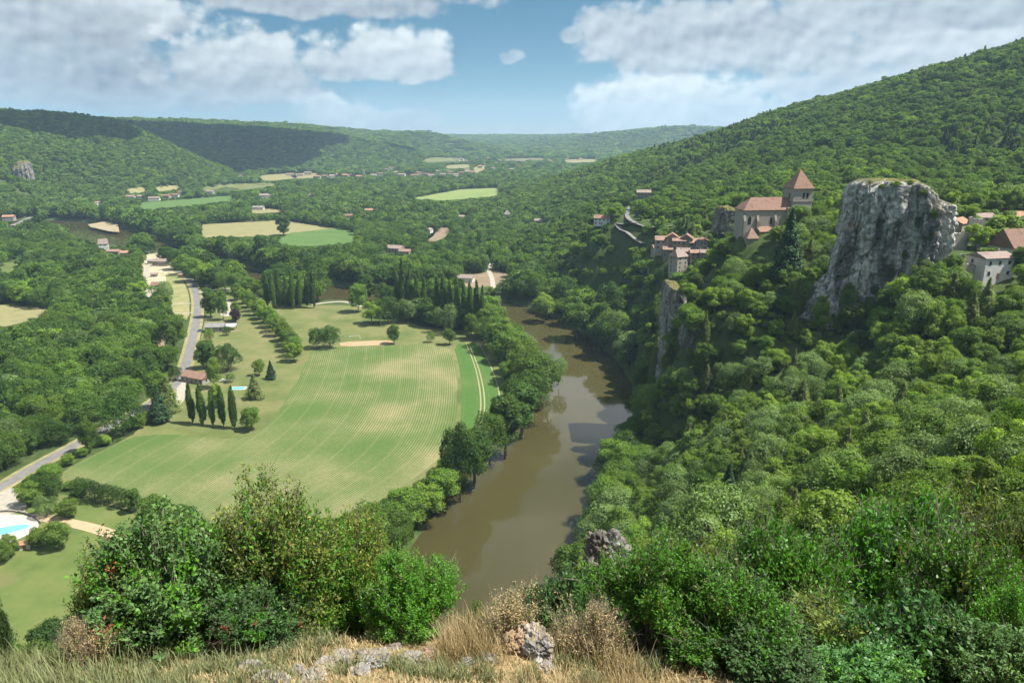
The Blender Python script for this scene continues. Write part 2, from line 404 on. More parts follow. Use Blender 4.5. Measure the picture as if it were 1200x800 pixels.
# ================================================================== ground
def axis(segs):
    out = [segs[0][0]]
    for a, b, s0, s1 in segs:
        x = a
        while x < b - 1e-6:
            t = (x-a)/(b-a); x = min(b, x + s0*(1-t) + s1*t); out.append(x)
    return np.array(out)
ax_p = axis([(0, 14, .35, .45), (14, 90, .5, 3), (90, 420, 3, 4), (420, 1600, 4, 18), (1600, 7600, 18, 160)])
ax_x = np.concatenate([-ax_p[:0:-1], ax_p])
ax_y = axis([(-800, -40, 60, 6), (-40, -4, 5, .5), (-4, 15, .35, .4), (15, 90, .5, 2.5), (90, 720, 2.6, 4), (720, 2200, 4, 12), (2200, 6000, 12, 50), (6000, 14000, 50, 300)])
XX, YY = np.meshgrid(ax_x, ax_y)
ZZ = ground(XX.ravel(), YY.ravel())
nx, ny = len(ax_x), len(ax_y)
idx = np.arange(nx*ny).reshape(ny, nx)
Fg = np.stack([idx[:-1, :-1], idx[:-1, 1:], idx[1:, 1:], idx[1:, :-1]], -1).reshape(-1, 4)
ground_mat = noisemat('ground_soil_grass', [(.035,.05,.016),(.05,.075,.02),(.075,.09,.03)], .25, detail=8, second=((.11,.10,.05), .02, .55, .75))
def ledge_mat():
    m, N, L = newmat('ground'); b = N['Principled BSDF']; b.inputs['Roughness'].default_value = .95; b.inputs['Specular IOR Level'].default_value = .15
    tc = N.new('ShaderNodeTexCoord'); P = tc.outputs['Object']
    def nz(s, d=6):
        n = N.new('ShaderNodeTexNoise'); n.inputs['Scale'].default_value = s; n.inputs['Detail'].default_value = d; L.new(P, n.inputs['Vector']); return n.outputs['Fac']
    def rm(v, st): r = ramp(N, st); L.new(v, r.inputs[0]); return r.outputs[0]
    def mx(f, a, c):
        n = N.new('ShaderNodeMix'); n.data_type = 'RGBA'; L.new(f, n.inputs[0]); L.new(a, n.inputs[6]); L.new(c, n.inputs[7]); return n.outputs[2]
    wood = rm(nz(.3, 8), [(.3, (.034,.056,.014)), (.5, (.048,.076,.020)), (.7, (.072,.088,.032))])
    dry = rm(nz(9, 8), [(.25, (.10,.07,.035)), (.45, (.24,.17,.085)), (.6, (.33,.25,.13)), (.75, (.16,.15,.06))])
    far = N.new('ShaderNodeVectorMath'); far.operation = 'DISTANCE'; far.inputs[1].default_value = (0, 0, 147); L.new(P, far.inputs[0])
    mr = N.new('ShaderNodeMapRange'); mr.inputs[1].default_value = 13; mr.inputs[2].default_value = 30; L.new(far.outputs['Value'], mr.inputs[0])
    c = mx(mr.outputs[0], dry, wood)
    L.new(c, b.inputs['Base Color'])
    bp = N.new('ShaderNodeBump'); bp.inputs['Strength'].default_value = .8; bp.inputs['Distance'].default_value = .04; L.new(nz(14, 8), bp.inputs['Height']); L.new(bp.outputs[0], b.inputs['Normal'])
    return m
gm = fast_mesh('ground', np.stack([XX.ravel(), YY.ravel(), ZZ], 1), Fg, ledge_mat(), smooth=True)
tag(obj('ground', gm), kind='structure')

# river water
def water_mat():
    m, N, L = newmat('river_water'); b = N['Principled BSDF']
    b.inputs['Roughness'].default_value = .04; b.inputs['IOR'].default_value = 1.33; b.inputs['Specular IOR Level'].default_value = .5
    tc = N.new('ShaderNodeTexCoord')
    n = N.new('ShaderNodeTexNoise'); n.inputs['Scale'].default_value = .012; n.inputs['Detail'].default_value = 3; L.new(tc.outputs['Object'], n.inputs['Vector'])
    r = ramp(N, [(.3, (.046,.042,.016)), (.7, (.058,.052,.020))]); L.new(n.outputs['Fac'], r.inputs[0]); L.new(r.outputs[0], b.inputs['Base Color'])
    w = N.new('ShaderNodeTexNoise'); w.inputs['Scale'].default_value = .5; w.inputs['Detail'].default_value = 4; L.new(tc.outputs['Object'], w.inputs['Vector'])
    bp = N.new('ShaderNodeBump'); bp.inputs['Strength'].default_value = .05; bp.inputs['Distance'].default_value = .05; L.new(w.outputs['Fac'], bp.inputs['Height']); L.new(bp.outputs[0], b.inputs['Normal'])
    return m
def ribbon(pts, half, z=None, lift=0.0, step=None):
    """left/right border points of a strip along pts"""
    p = np.array(pts, float)
    t = np.gradient(p[:, :2], axis=0); t /= np.linalg.norm(t, axis=1)[:, None] + 1e-9
    nrm = np.stack([-t[:, 1], t[:, 0]], 1)
    h = np.asarray(half, float).reshape(-1, 1) if np.ndim(half) else half
    return p[:, :2] + nrm*h, p[:, :2] - nrm*h
rp = chaikin(RIV, 3)
a, b_ = ribbon(rp, rp[:, 2] + 12)
nW = len(a); V = np.concatenate([np.c_[a, np.zeros(nW)], np.c_[b_, np.zeros(nW)]])
Fw = np.stack([np.arange(nW-1), np.arange(1, nW), nW+np.arange(1, nW), nW+np.arange(nW-1)], 1)
wm = fast_mesh('river', V, Fw[:, ::-1], water_mat())
bm = bmesh.new(); bm.from_mesh(wm); bmesh.ops.recalc_face_normals(bm, faces=bm.faces)
if sum(f.normal.z for f in bm.faces) < 0: bmesh.ops.reverse_faces(bm, faces=bm.faces)
bm.to_mesh(wm); bm.free()
tag(obj('river', wm), kind='structure')

# cumulus standing over the far hills, above the picture: their shadows darken the ridges
cloud_mat, cN, cL = newmat('cloud'); cN['Principled BSDF'].inputs['Base Color'].default_value = (.85, .86, .88, 1); cN['Principled BSDF'].inputs['Roughness'].default_value = 1
def cloud(gx, gy, gz, rx, ry, zc_, seed):
    """cumulus at height zc_ whose shadow is centred on the ground point"""
    h = zc_ - gz; cx, cy_ = gx + sd.x/sd.z*h, gy + sd.y/sd.z*h
    bm = bmesh.new(); bmesh.ops.create_icosphere(bm, subdivisions=5, radius=1); V = np.array([v.co for v in bm.verts]); q = seed*5.1
    d = 1 + .30*fbm(V[:, 0]*1.5+q, V[:, 1]*1.5, V[:, 2]*1.5, o=3) + .22*np.abs(fbm(V[:, 0]*4+q, V[:, 1]*4, V[:, 2]*4, o=3))
    V = V*d[:, None]; V[:, 2] = np.where(V[:, 2] < 0, V[:, 2]*.18, V[:, 2]*.7)
    for v, c in zip(bm.verts, V): v.co = (c[0]*rx, c[1]*ry, c[2]*min(rx, ry))
    me = bpy.data.meshes.new('cloud'); bm.to_mesh(me); bm.free(); me.materials.append(cloud_mat); me.polygons.foreach_set('use_smooth', [True]*len(me.polygons))
    tag(obj('cloud', me, None, (cx, cy_, zc_)), kind='structure')
def shade(px, py, Y, rx, ry, zc_, seed):
    x, y, z = at(px, py, Y); cloud(x, y, z, rx, ry, zc_, seed)
shade(235, 178, 2900, 420, 590, 1060, 1)
shade(350, 156, 3220, 190, 240, 1080, 2)
shade(75, 146, 2000, 170, 160, 760, 3)
shade(470, 172, 3480, 90, 120, 1150, 6)
# ================================================================== open ground: fields, lawns, roads, paths
OPEN = []            # world polygons without scattered trees
KEEP = []            # (survey polygon, depth or None): what the trees in front must not hide
CIRC = []            # (x, y, r) free of trees
LINES = []           # (points, half width) free of trees
def inpoly(x, y, poly):
    x = np.asarray(x, float); y = np.asarray(y, float); c = np.zeros(x.shape, bool)
    p = np.asarray(poly, float)[:, :2]
    for (x0, y0), (x1, y1) in zip(p, np.roll(p, -1, 0)):
        if y0 == y1: continue
        c ^= ((y0 > y) != (y1 > y)) & (x < (x1-x0)*(y-y0)/(y1-y0) + x0)
    return c
def smooth_poly(p, n=2):
    p = np.array(p, float)
    for _ in range(n):
        q = np.roll(p, -1, 0); r = np.empty((2*len(p), 2)); r[0::2] = .8*p+.2*q; r[1::2] = .2*p+.8*q; p = r
    return p
def sheet(name, pix, mat, lift, label=None, keep=True, clear=True, smooth=1, kind='structure'):
    w = smooth_poly([G(*p) for p in pix], smooth)
    bm = bmesh.new(); vs = [bm.verts.new((x, y, FLOOR+lift)) for x, y in w]
    f = bm.faces.new(vs); bmesh.ops.triangulate(bm, faces=[f])
    bmesh.ops.recalc_face_normals(bm, faces=bm.faces)
    if sum(f.normal.z for f in bm.faces) < 0: bmesh.ops.reverse_faces(bm, faces=bm.faces)
    me = bpy.data.meshes.new(name); bm.to_mesh(me); bm.free(); me.materials.append(mat)
    o = obj(name, me); tag(o, kind=kind, label=label)
    if clear: OPEN.append(w)
    if keep: KEEP.append((pix, None))
    return o
lawn_m = noisemat('lawn', [(0.070,0.095,0.025),(0.105,0.126,0.036),(0.140,0.143,0.052),(0.175,0.158,0.073)], .045, detail=9, second=((0.059,0.091,0.020), .017, .52, .68), bump=.3, bscale=1.2)
green_lawn_m = noisemat('green_lawn', [(0.063,0.098,0.021),(0.091,0.126,0.029),(0.126,0.140,0.042)], .07, detail=8, second=((0.161,0.140,0.063), .03, .6, .72), bump=.3, bscale=1.2)
straw_m = noisemat('mown_field', [(.165,.165,.065),(.215,.195,.09),(.14,.155,.055)], .05, detail=8)
green_m = noisemat('green_field', [(0.052,0.105,0.021),(0.070,0.133,0.028),(0.091,0.140,0.038)], .04, detail=8)
dirt_m = noisemat('dirt', [(.13,.10,.06),(.19,.145,.09),(.24,.19,.125)], .12, detail=8)
gravel_m = noisemat('pale_gravel', [(.24,.22,.175),(.31,.285,.235),(.37,.34,.29)], .5, detail=8)
asphalt_m = noisemat('asphalt', [(.115,.112,.105),(.155,.15,.143),(.19,.185,.175)], .35, detail=8, rough=.85)
red_dirt_m = noisemat('bare_red_earth', [(.30,.19,.11),(.36,.25,.15),(.26,.20,.10)], .3, detail=8)

sheet('lawn', [(150,513),(166,500),(200,480),(206,465),(214,446),(226,425),(236,395),(242,365),(248,342),(275,330),(300,345),(335,360),(375,357),(420,358),(470,374),(500,385),(556,386),(575,400),(590,435),(594,468),(575,494),(545,524),(512,552),(470,585),(400,625),(300,650),(170,605),(100,585),(62,556)], lawn_m, .02)
KEEP.pop()
KEEP += [([(335,364),(375,359),(420,360),(470,376),(490,386),(530,398),(525,404),(450,402),(370,405),(330,385)], None), ([(205,500),(240,505),(300,505),(330,470),(345,430),(330,425),(330,400),(285,380),(275,400),(285,440),(280,470),(210,475)], None),
         ([(160,507),(200,497),(310,500),(300,512),(196,508)], None), ([(285,362),(320,400),(315,430),(290,425),(275,385)], None)]
sheet('lawn', [(-80,600),(0,578),(62,576),(120,590),(160,600),(170,640),(130,690),(90,730),(40,770),(-80,800)], green_lawn_m, .02, keep=False)
KEEP += [([(0,650),(40,650),(70,640),(105,625),(150,640),(120,680),(105,700),(60,735),(0,750)], None), ([(95,590),(150,600),(150,625),(110,620)], None), ([(0,600),(40,600),(40,625),(0,635)], None)]
sheet('field', [(-60,354),(0,357),(62,361),(50,371),(25,378),(0,384),(-60,396)], straw_m, .02, smooth=0)
sheet('field', [(236,263),(330,258),(395,268),(350,273),(300,277),(236,279)], straw_m, .02, smooth=0)
sheet('field', [(340,273),(395,267),(418,273),(412,285),(350,289),(322,284)], green_m, .03, smooth=0)
sheet('field', [(162,238),(272,229),(276,235),(165,247)], green_m, .02, smooth=0)
sheet('field', [(478,233),(540,222),(585,220),(584,230),(520,235)], noisemat('far_meadow', [(.12,.18,.045),(.16,.21,.06),(.20,.22,.08)], .02), .02, smooth=0)
def drape_sheet(name, pix, mat, lift=.5, step=7.0):
    w = smooth_poly([hit(*p)[:2] for p in pix], 2); a, b = w.min(0), w.max(0)
    gx_, gy_ = np.arange(a[0]-step, b[0]+step, step), np.arange(a[1]-step, b[1]+step, step); X, Y = np.meshgrid(gx_, gy_)
    I = np.arange(X.size).reshape(X.shape); F = np.stack([I[:-1, :-1], I[:-1, 1:], I[1:, 1:], I[1:, :-1]], -1).reshape(-1, 4)
    P2 = np.stack([X.ravel(), Y.ravel()], 1); c = P2[F].mean(1); F = F[inpoly(c[:, 0], c[:, 1], w)]
    if len(F) < 1: return
    used, inv = np.unique(F, return_inverse=True); Q = P2[used]
    OPEN.append(w); KEEP.append((pix, None))
    return tag(obj(name, fast_mesh(name, np.c_[Q, ground(Q[:, 0], Q[:, 1]) + lift], inv.reshape(F.shape), mat)), kind='structure')
for i, p in enumerate([[(148,222),(170,219),(172,225),(150,227)], [(182,220),(205,217),(215,221),(185,225)], [(232,221),(300,214),(330,216),(300,222),(240,225)], [(300,206),(345,203),(350,209),(310,213)],
                       [(338,204),(372,202),(376,208),(345,210)], [(495,187),(545,185),(550,189),(500,191)], [(520,194),(550,192.5),(552,197),(522,198)], [(555,196),(570,193),(566,202),(556,203)], [(590,186),(640,185),(636,188),(592,189)], [(660,187),(700,186.5),(700,190),(664,191)],
                       [(288,247),(320,244),(340,248),(300,251)]]):
    drape_sheet('field', p, straw_m if i % 3 != 2 else lawn_m)
sheet('beach', [(103,263),(125,259),(138,262),(140,272),(128,271),(106,266)], noisemat('beach_sand', [(.22,.18,.11),(.29,.235,.15),(.17,.17,.07)], .08), .02, smooth=0)
sheet('yard', [(540,325),(580,316),(600,322),(585,334),(545,338)], dirt_m, .02)
sheet('yard', [(480,290),(520,280),(530,268),(515,266),(505,280),(470,296)], dirt_m, .02)
sheet('yard', [(164,300),(182,296),(200,300),(216,318),(200,336),(176,345),(166,330)], noisemat('yard_gravel', [(.34,.28,.18),(.40,.34,.24),(.16,.18,.06)], .08), .02)
sheet('yard', [(194,318),(212,322),(222,345),(222,375),(205,372),(196,345)], noisemat('garden_grass', [(.14,.17,.05),(.20,.20,.08),(.30,.25,.14)], .1), .025)
sheet('car_park', [(258,352),(268,350),(274,362),(270,371),(257,370)], gravel_m, .04)
sheet('yard', [(182,405),(192,388),(200,392),(196,412)], dirt_m, .02)
sheet('yard', [(0,308),(22,306),(24,316),(0,322)], green_lawn_m, .02)

# crop field: rows lofted between two measured guide curves, kept where the field is
def interp_curve(p, n):
    p = chaikin(np.array(p, float), 2); s = np.r_[0, np.cumsum(np.hypot(*np.diff(p, axis=0).T))]
    t = np.linspace(0, s[-1], n); return np.stack([np.interp(t, s, p[:, 0]), np.interp(t, s, p[:, 1])], 1)
def loft(name, gl, gr, poly, mat, lift, u0=0., u1=1., nu=90, nv=160):
    gl = interp_curve([G(*p) for p in gl], nv); gr = interp_curve([G(*p) for p in gr], nv)
    us = np.linspace(u0, u1, nu)
    P = gl[:, None, :]*(1-us[None, :, None]) + gr[:, None, :]*us[None, :, None]
    UV = np.stack(np.broadcast_arrays(us[None, :], np.linspace(0, 1, nv)[:, None]), -1).reshape(-1, 2)
    I = np.arange(nu*nv).reshape(nv, nu)
    F = np.stack([I[:-1, :-1], I[:-1, 1:], I[1:, 1:], I[1:, :-1]], -1).reshape(-1, 4)
    P2 = P.reshape(-1, 2)
    w = smooth_poly([G(*p) for p in poly], 1)
    c = P2[F].mean(1); F = F[inpoly(c[:, 0], c[:, 1], w)]
    used, inv = np.unique(F, return_inverse=True)
    me = fast_mesh(name, np.c_[P2[used], np.full(len(used), FLOOR+lift)], inv.reshape(F.shape), mat, uv=UV[used])
    bm = bmesh.new(); bm.from_mesh(me)
    if sum(f.normal.z for f in bm.faces) < 0: bmesh.ops.reverse_faces(bm, faces=bm.faces)
    bm.to_mesh(me); bm.free()
    KEEP.append((poly, None)); OPEN.append(w)
    return tag(obj(name, me), kind='structure')
def crop_mat(name, green, green2, soil, rows, fill, tracks=(), lean=.30):
    m, N, L = newmat(name); b = N['Principled BSDF']; b.inputs['Roughness'].default_value = .95; b.inputs['Specular IOR Level'].default_value = .1
    tc = N.new('ShaderNodeTexCoord'); s = N.new('ShaderNodeSeparateXYZ'); L.new(tc.outputs['UV'], s.inputs[0])
    def mt(op, a, c=None, cl=False):
        n = N.new('ShaderNodeMath'); n.operation = op; n.use_clamp = cl
        for i, v in enumerate((a, c)):
            if v is None: continue
            if isinstance(v, (int, float)): n.inputs[i].default_value = v
            else: L.new(v, n.inputs[i])
        return n.outputs[0]
    def nz(sc, d=5, src=None):
        n = N.new('ShaderNodeTexNoise'); n.inputs['Scale'].default_value = sc; n.inputs['Detail'].default_value = d; L.new(src or tc.outputs['Object'], n.inputs['Vector']); return n.outputs['Fac']
    def mx(f, a, c):
        n = N.new('ShaderNodeMix'); n.data_type = 'RGBA'; L.new(f, n.inputs[0])
        for i, v in ((6, a), (7, c)):
            if isinstance(v, tuple): n.inputs[i].default_value = (*v, 1)
            else: L.new(v, n.inputs[i])
        return n.outputs[2]
    w = mt('ADD', mt('MULTIPLY', mt('SINE', mt('MULTIPLY', s.outputs[0], rows*2*math.pi)), .5), .5)
    g = mx(nz(.4, 8), green, green2)
    patch = nz(.022, 5)                       # places where the crop grew thin
    f = mt('ADD', mt('MULTIPLY', w, .72), mt('MULTIPLY', mt('SUBTRACT', patch, fill), 3.0))
    f = mt('ADD', f, mt('MULTIPLY', mt('SUBTRACT', nz(1.1, 5), .5), 1.0))
    f = mt('ADD', f, mt('MULTIPLY', mt('SUBTRACT', s.outputs[0], .70), lean))
    f = mt('MULTIPLY', f, .8, True)
    c = mx(f, g, soil)
    # every few rows a wider tractor lane
    lane = mt('GREATER_THAN', mt('SINE', mt('MULTIPLY', s.outputs[0], rows/9*2*math.pi)), .93)
    c = mx(mt('MULTIPLY', lane, .12), c, soil)
    for t in tracks:
        d = mt('LESS_THAN', mt('ABSOLUTE', mt('SUBTRACT', s.outputs[0], t)), .018)
        c = mx(mt('MULTIPLY', d, .8), c, (.30, .26, .16))
    L.new(c, b.inputs['Base Color'])
    bp = N.new('ShaderNodeBump'); bp.inputs['Strength'].default_value = .5; bp.inputs['Distance'].default_value = .3; bp.invert = True
    L.new(f, bp.inputs['Height']); L.new(bp.outputs[0], b.inputs['Normal'])
    return m
GL = [(365,407),(354,440),(338,470),(312,498),(268,528),(190,578),(120,625)]
GR = [(527,402),(536,435),(537,480),(528,520),(505,548),(440,590),(380,625)]
loft('crop_field', GL, GR, [(366,408),(450,404),(527,403),(536,440),(535,490),(525,528),(495,560),(440,590),(390,608),(330,640),(230,617),(165,594),(110,572),(66,556),(110,533),(152,512),(196,508),(240,513),(290,514),(320,492),(343,457),(356,430)],
     crop_mat('crop_rows', (.058,.105,.026), (.085,.130,.036), (.27,.225,.125), 74, .535), .05, u0=-1.25, u1=1.0, nu=260, nv=190)
loft('crop_field', [(531,403),(540,435),(541,480),(531,522),(508,550)], [(563,401),(578,428),(589,458),(590,485),(560,520)],
     [(531,403),(562,401),(576,426),(588,456),(589,470),(575,490),(556,505),(536,520),(541,480),(540,440)],
     crop_mat('young_crop', (.045,.105,.022), (.070,.13,.032), (.16,.17,.06), 30, .66, (.47, .56, .93)), .055, nu=60, nv=120)
sheet('bare_strip', [(397,401),(450,398.5),(462,400),(455,404),(400,406)], red_dirt_m, .045, keep=False)

# roads and paths
def road(name, pix, half, mat, lift, keep=True, drape=False, pts=None, edge=None):
    w = np.array(pts if pts is not None else [G(*p) for p in pix], float)[:, :2]
    w = interp_curve(w, 90)
    a, b = ribbon(w, half)
    if drape:
        za = ground(a[:, 0], a[:, 1]); zb = ground(b[:, 0], b[:, 1]); zz = np.maximum(za, zb)
        k = np.ones(9)/9; zz = np.convolve(np.pad(zz, 4, mode='edge'), k, 'valid') + lift
        za = zb = zz
    else: za = zb = np.full(len(a), FLOOR+lift)
    n = len(a); s = np.r_[0, np.cumsum(np.hypot(*np.diff(w, axis=0).T))]
    V = np.concatenate([np.c_[a, za], np.c_[b, zb]]); F = np.stack([n+np.arange(n-1), n+np.arange(1, n), np.arange(1, n), np.arange(n-1)], 1)
    uv = np.concatenate([np.c_[np.zeros(n), s], np.c_[np.ones(n), s]])
    LINES.append((w, half + 3.5))
    if keep and not drape: KEEP.append(([proj(*p, FLOOR)[:2] for p in np.concatenate([a, b[::-1]])], None))
    return tag(obj(name, fast_mesh(name, V, F, mat, uv=uv)), kind='structure')
MAIN = [(-60,598),(0,572),(34,550),(80,526),(120,504),(150,488),(175,474),(196,460),(209,447),(217,430),(222,412),(226,395),(230,378),(232,362),(231,348),(227,335),(222,327),(214,322),(206,314),(200,306)]
road('verge', MAIN, 5.0, noisemat('road_verge', [(.30,.24,.13),(.22,.2,.09),(.12,.15,.05)], .2), .03, keep=False)
road('road', MAIN, 2.9, asphalt_m, .06)
edge_m = noisemat('road_paint', [(.55,.55,.52),(.7,.7,.68)], .4)
w = interp_curve([G(*p) for p in MAIN], 90)
road('path', [(365,357),(385,354),(405,353),(420,358),(440,362)], 2.2, gravel_m, .05)
road('path', [(262,385),(272,388),(283,387)], 1.2, dirt_m, .05, keep=False)
road('path', [(233,343),(246,340),(262,339),(275,338)], 1.4, gravel_m, .05, keep=False)
road('path', [(231,352),(240,353),(250,353)], 2.4, gravel_m, .05)
road('path', [(176,305),(172,318),(170,330),(172,342),(178,350)], 2.4, gravel_m, .05)
road('path', [(200,357),(212,356),(224,355)], 1.4, gravel_m, .045); road('path', [(202,367),(214,367),(226,366)], 1.2, gravel_m, .045)
road('path', [(558,300),(570,303),(577,308),(572,316),(577,326),(578,338)], 2.4, gravel_m, .05)
road('path', [(520,285),(545,287),(560,296)], 2.0, dirt_m, .05)
road('path', [(212,447),(213,458),(211,468),(204,476)], 2.6, gravel_m, .05)
road('road', [(-40,268),(0,264),(22,262),(30,257),(38,254)], 4.5, asphalt_m, .05)
road('path', [(40,603),(70,610),(105,617),(135,627),(165,640)], 2.6, noisemat('earth_track', [(.30,.22,.13),(.38,.29,.18),(.27,.22,.10)], .3), .06)
sheet('drive', [(-60,600),(0,577),(14,570),(26,580),(34,598),(10,602),(-60,622)], gravel_m, .062)
# village road on the slope
V1 = [hit(*p)[:2] for p in [(757,226),(750,234),(741,240),(735,247),(734,254),(738,260),(746,265)]]
V2 = [hit(*p)[:2] for p in [(722,264),(726,272),(734,279),(745,285),(756,289)]]
V3 = [hit(*p)[:2] for p in [(722,264),(735,266),(750,267),(768,268),(788,266)]]
for v in (V1, V2, V3): road('road', None, 1.9, asphalt_m, .3, drape=True, pts=v)
KEEP += [([(756,228),(746,233),(737,241),(732,250),(734,258),(742,264),(746,262),(739,254),(741,244),(750,237),(758,232)], 600.)]
# outlines (survey) of what stands in front, used only to judge which far trees show
FRONT = [[(100,800),(110,660),(180,600),(300,560),(400,580),(520,650),(540,740),(540,800)], [(690,800),(690,680),(760,640),(900,600),(1080,560),(1130,660),(1200,680),(1200,800)], [(500,700),(700,690),(700,800),(500,800)]]
KEEP += [([(485,625),(505,605),(545,577),(600,548),(622,520),(650,480),(661,455),(652,440),(637,415),(612,385),(574,366),(600,362),(640,374),(680,396),(705,410),(732,436),(737,480),(712,520),(692,560),(688,600),(678,640),(640,668),(600,690),(550,690),(500,650)], None),
         ([(375,338),(445,344),(440,357),(420,356),(380,353)], None), ([(82,262),(150,268),(150,287),(120,288),(82,276)], None), ([(272,326),(312,330),(312,340),(275,338)], None)]
# ================================================================== buildings
def tilemat(name, c, sc=1.0):
    a = tuple(q*.72 for q in c); b = tuple(min(q*1.22, 1) for q in c)
    return noisemat(name, [a, c, b], 1.6*sc, detail=9, rough=.9, bump=.5, bscale=3, bdist=.08, second=((c[0]*.62, c[1]*.66, c[2]*.7), .35*sc, .55, .72))
def wallmat(name, c, sc=1.0):
    a = tuple(q*.78 for q in c); b = tuple(min(q*1.12, 1) for q in c)
    return noisemat(name, [a, c, b], 1.4*sc, detail=10, rough=.95, bump=.4, bscale=4, bdist=.05, second=((c[0]*.7, c[1]*.68, c[2]*.64), .3*sc, .58, .75))
RF = {'red': tilemat('tiles_red', (.215,.13,.095)), 'salmon': tilemat('tiles_salmon', (.25,.165,.125)), 'brown': tilemat('tiles_brown', (.19,.115,.085)), 'grey': tilemat('tiles_grey', (.20,.19,.18)),
      'pink': tilemat('tiles_pink_grey', (.24,.185,.16)), 'church': tilemat('tiles_church', (.20,.12,.09)), 'orange': tilemat('tiles_orange', (.31,.175,.11))}
WA = {'stone': wallmat('wall_stone', (.22,.20,.17)), 'pale': wallmat('wall_pale', (.31,.288,.25)), 'white': wallmat('wall_white', (.56,.55,.53)), 'grey': wallmat('wall_grey_stone', (.30,.28,.25)), 'warm': wallmat('wall_warm_stone', (.31,.265,.21))}
glass_m = noisemat('dark_window', [(.02,.022,.025),(.035,.037,.04)], 2, rough=.15, spec=.5)
wood_m = noisemat('painted_wood', [(.16,.09,.05),(.22,.13,.08)], 3); frame_m = noisemat('window_frame', [(.42,.40,.36),(.5,.48,.44)], 3)
blue_m = noisemat('shutter_grey', [(.20,.22,.24),(.26,.28,.30)], 3)

def keep_box(x, y, z, L, W, h, rz, top, shrink=1.0, low=.15):
    c, s = math.cos(rz), math.sin(rz); pts = []
    for a in (-1, 1):
        for b in (-1, 1):
            for zz in (z + h*low, z + top):
                X, Yq = a*L/2*shrink, b*W/2*shrink; pts.append(proj(x + X*c - Yq*s, y + X*s + Yq*c, zz)[:2])
    u = [float(p[0]) for p in pts]; v = [float(p[1]) for p in pts]
    KEEP.append(([(min(u), min(v)), (max(u), min(v)), (max(u), max(v)), (min(u), max(v))], y - max(L, W)*.3))
def roof_geo(L, W, h, rise, hip, o=.45, th=.18):
    a, b = L/2+o, W/2+o; r = max(L/2 - (W/2 if hip is True else float(hip)), 0.02) if hip else a
    lo, hi = h-.12, h-.12+th
    zr = hi + rise
    v = [(-a,-b,lo),(a,-b,lo),(a,b,lo),(-a,b,lo),(-a,-b,hi),(a,-b,hi),(a,b,hi),(-a,b,hi),(-r,0,zr),(r,0,zr)]
    f = [(0,3,2,1),(0,1,5,4),(1,2,6,5),(2,3,7,6),(3,0,4,7),(4,5,9,8),(6,7,8,9),(5,6,9),(7,4,8)]
    return v, f
def window(parent, w, h, frame=True, shut=False, mat=None):
    """local box: x across, -y outward"""
    pass
def house(name, label, base, L, W, h, rz, roof, wall, rise=None, hip=False, nwin=3, floors=1, chimneys=1, group=None, keep=True, sub=1.2, door=True, frames=False, clear=1.0, cat='house', gable_win=True):
    x, y, z = base; rz = R(rz); rise = rise if rise is not None else W*.27
    t = empty(name, (x, y, z), rz); tag(t, label, cat, group)
    m = MB(); m.box(-L/2, L/2, -W/2, W/2, -sub, h)
    if not hip: m.add([(-L/2,-W/2,h),(-L/2,W/2,h),(-L/2,0,h+rise*.97),(L/2,-W/2,h),(L/2,W/2,h),(L/2,0,h+rise*.97)], [(0,1,2),(3,5,4),(0,2,5,3),(1,4,5,2)])
    m.build('wall', WA[wall], t)
    v, f = roof_geo(L, W, h, rise, hip); ro = MB().add(v, f).build('roof', RF[roof], t)
    for i in range(chimneys):
        cx = L*(.28 if i == 0 else -.3); MB().box(cx-.35, cx+.35, .3, .9, h+rise*.4, h+rise+.9).build('chimney', WA['warm' if wall != 'white' else 'pale'], ro)
    fh = h/floors; ww, wh = min(1.0, L*.09), min(1.35, fh*.48)
    def win(cx, cy, cz, along):
        if along: fr = MB().box(cx-ww/2-.12, cx+ww/2+.12, cy-.06, cy+.05, cz-wh/2-.12, cz+wh/2+.12); pn = MB().box(cx-ww/2, cx+ww/2, cy-.10, cy+.03, cz-wh/2, cz+wh/2)
        else: fr = MB().box(cx-.05, cx+.06, cy-ww/2-.12, cy+ww/2+.12, cz-wh/2-.12, cz+wh/2+.12) if cx > 0 else MB().box(cx-.06, cx+.05, cy-ww/2-.12, cy+ww/2+.12, cz-wh/2-.12, cz+wh/2+.12); pn = MB().box(cx-.1, cx+.1, cy-ww/2, cy+ww/2, cz-wh/2, cz+wh/2)
        if frames: q = fr.build('window', frame_m, t); pn.build('pane', glass_m, q)
        else: pn.build('window', glass_m, t)
    for fl in range(floors):
        for i in range(nwin):
            cx = L*((i+.5)/nwin - .5)
            if door and fl == 0 and i == nwin//2: continue
            win(cx, -W/2, fh*(fl+.55), True)
        if gable_win and nwin: win(-L/2, W*.18, fh*(fl+.55), False); win(L/2, -W*.15, fh*(fl+.55), False)
    if door: MB().box(-.5, .5, -W/2-.08, -W/2+.05, 0, min(2.1, h*.8)).build('door', wood_m, t)
    CIRC.append((x, y, max(L, W)*.5*clear + 2.2)); CIRC.append((x, y - W*.5 - 2, L*.45*clear))
    if keep: keep_box(x, y, z, L, W, h, rz, h + rise)
    return t
def fl(px, py): x, y = G(px, py); return (x, y, FLOOR)
def on(px, py): return hit(px, py)

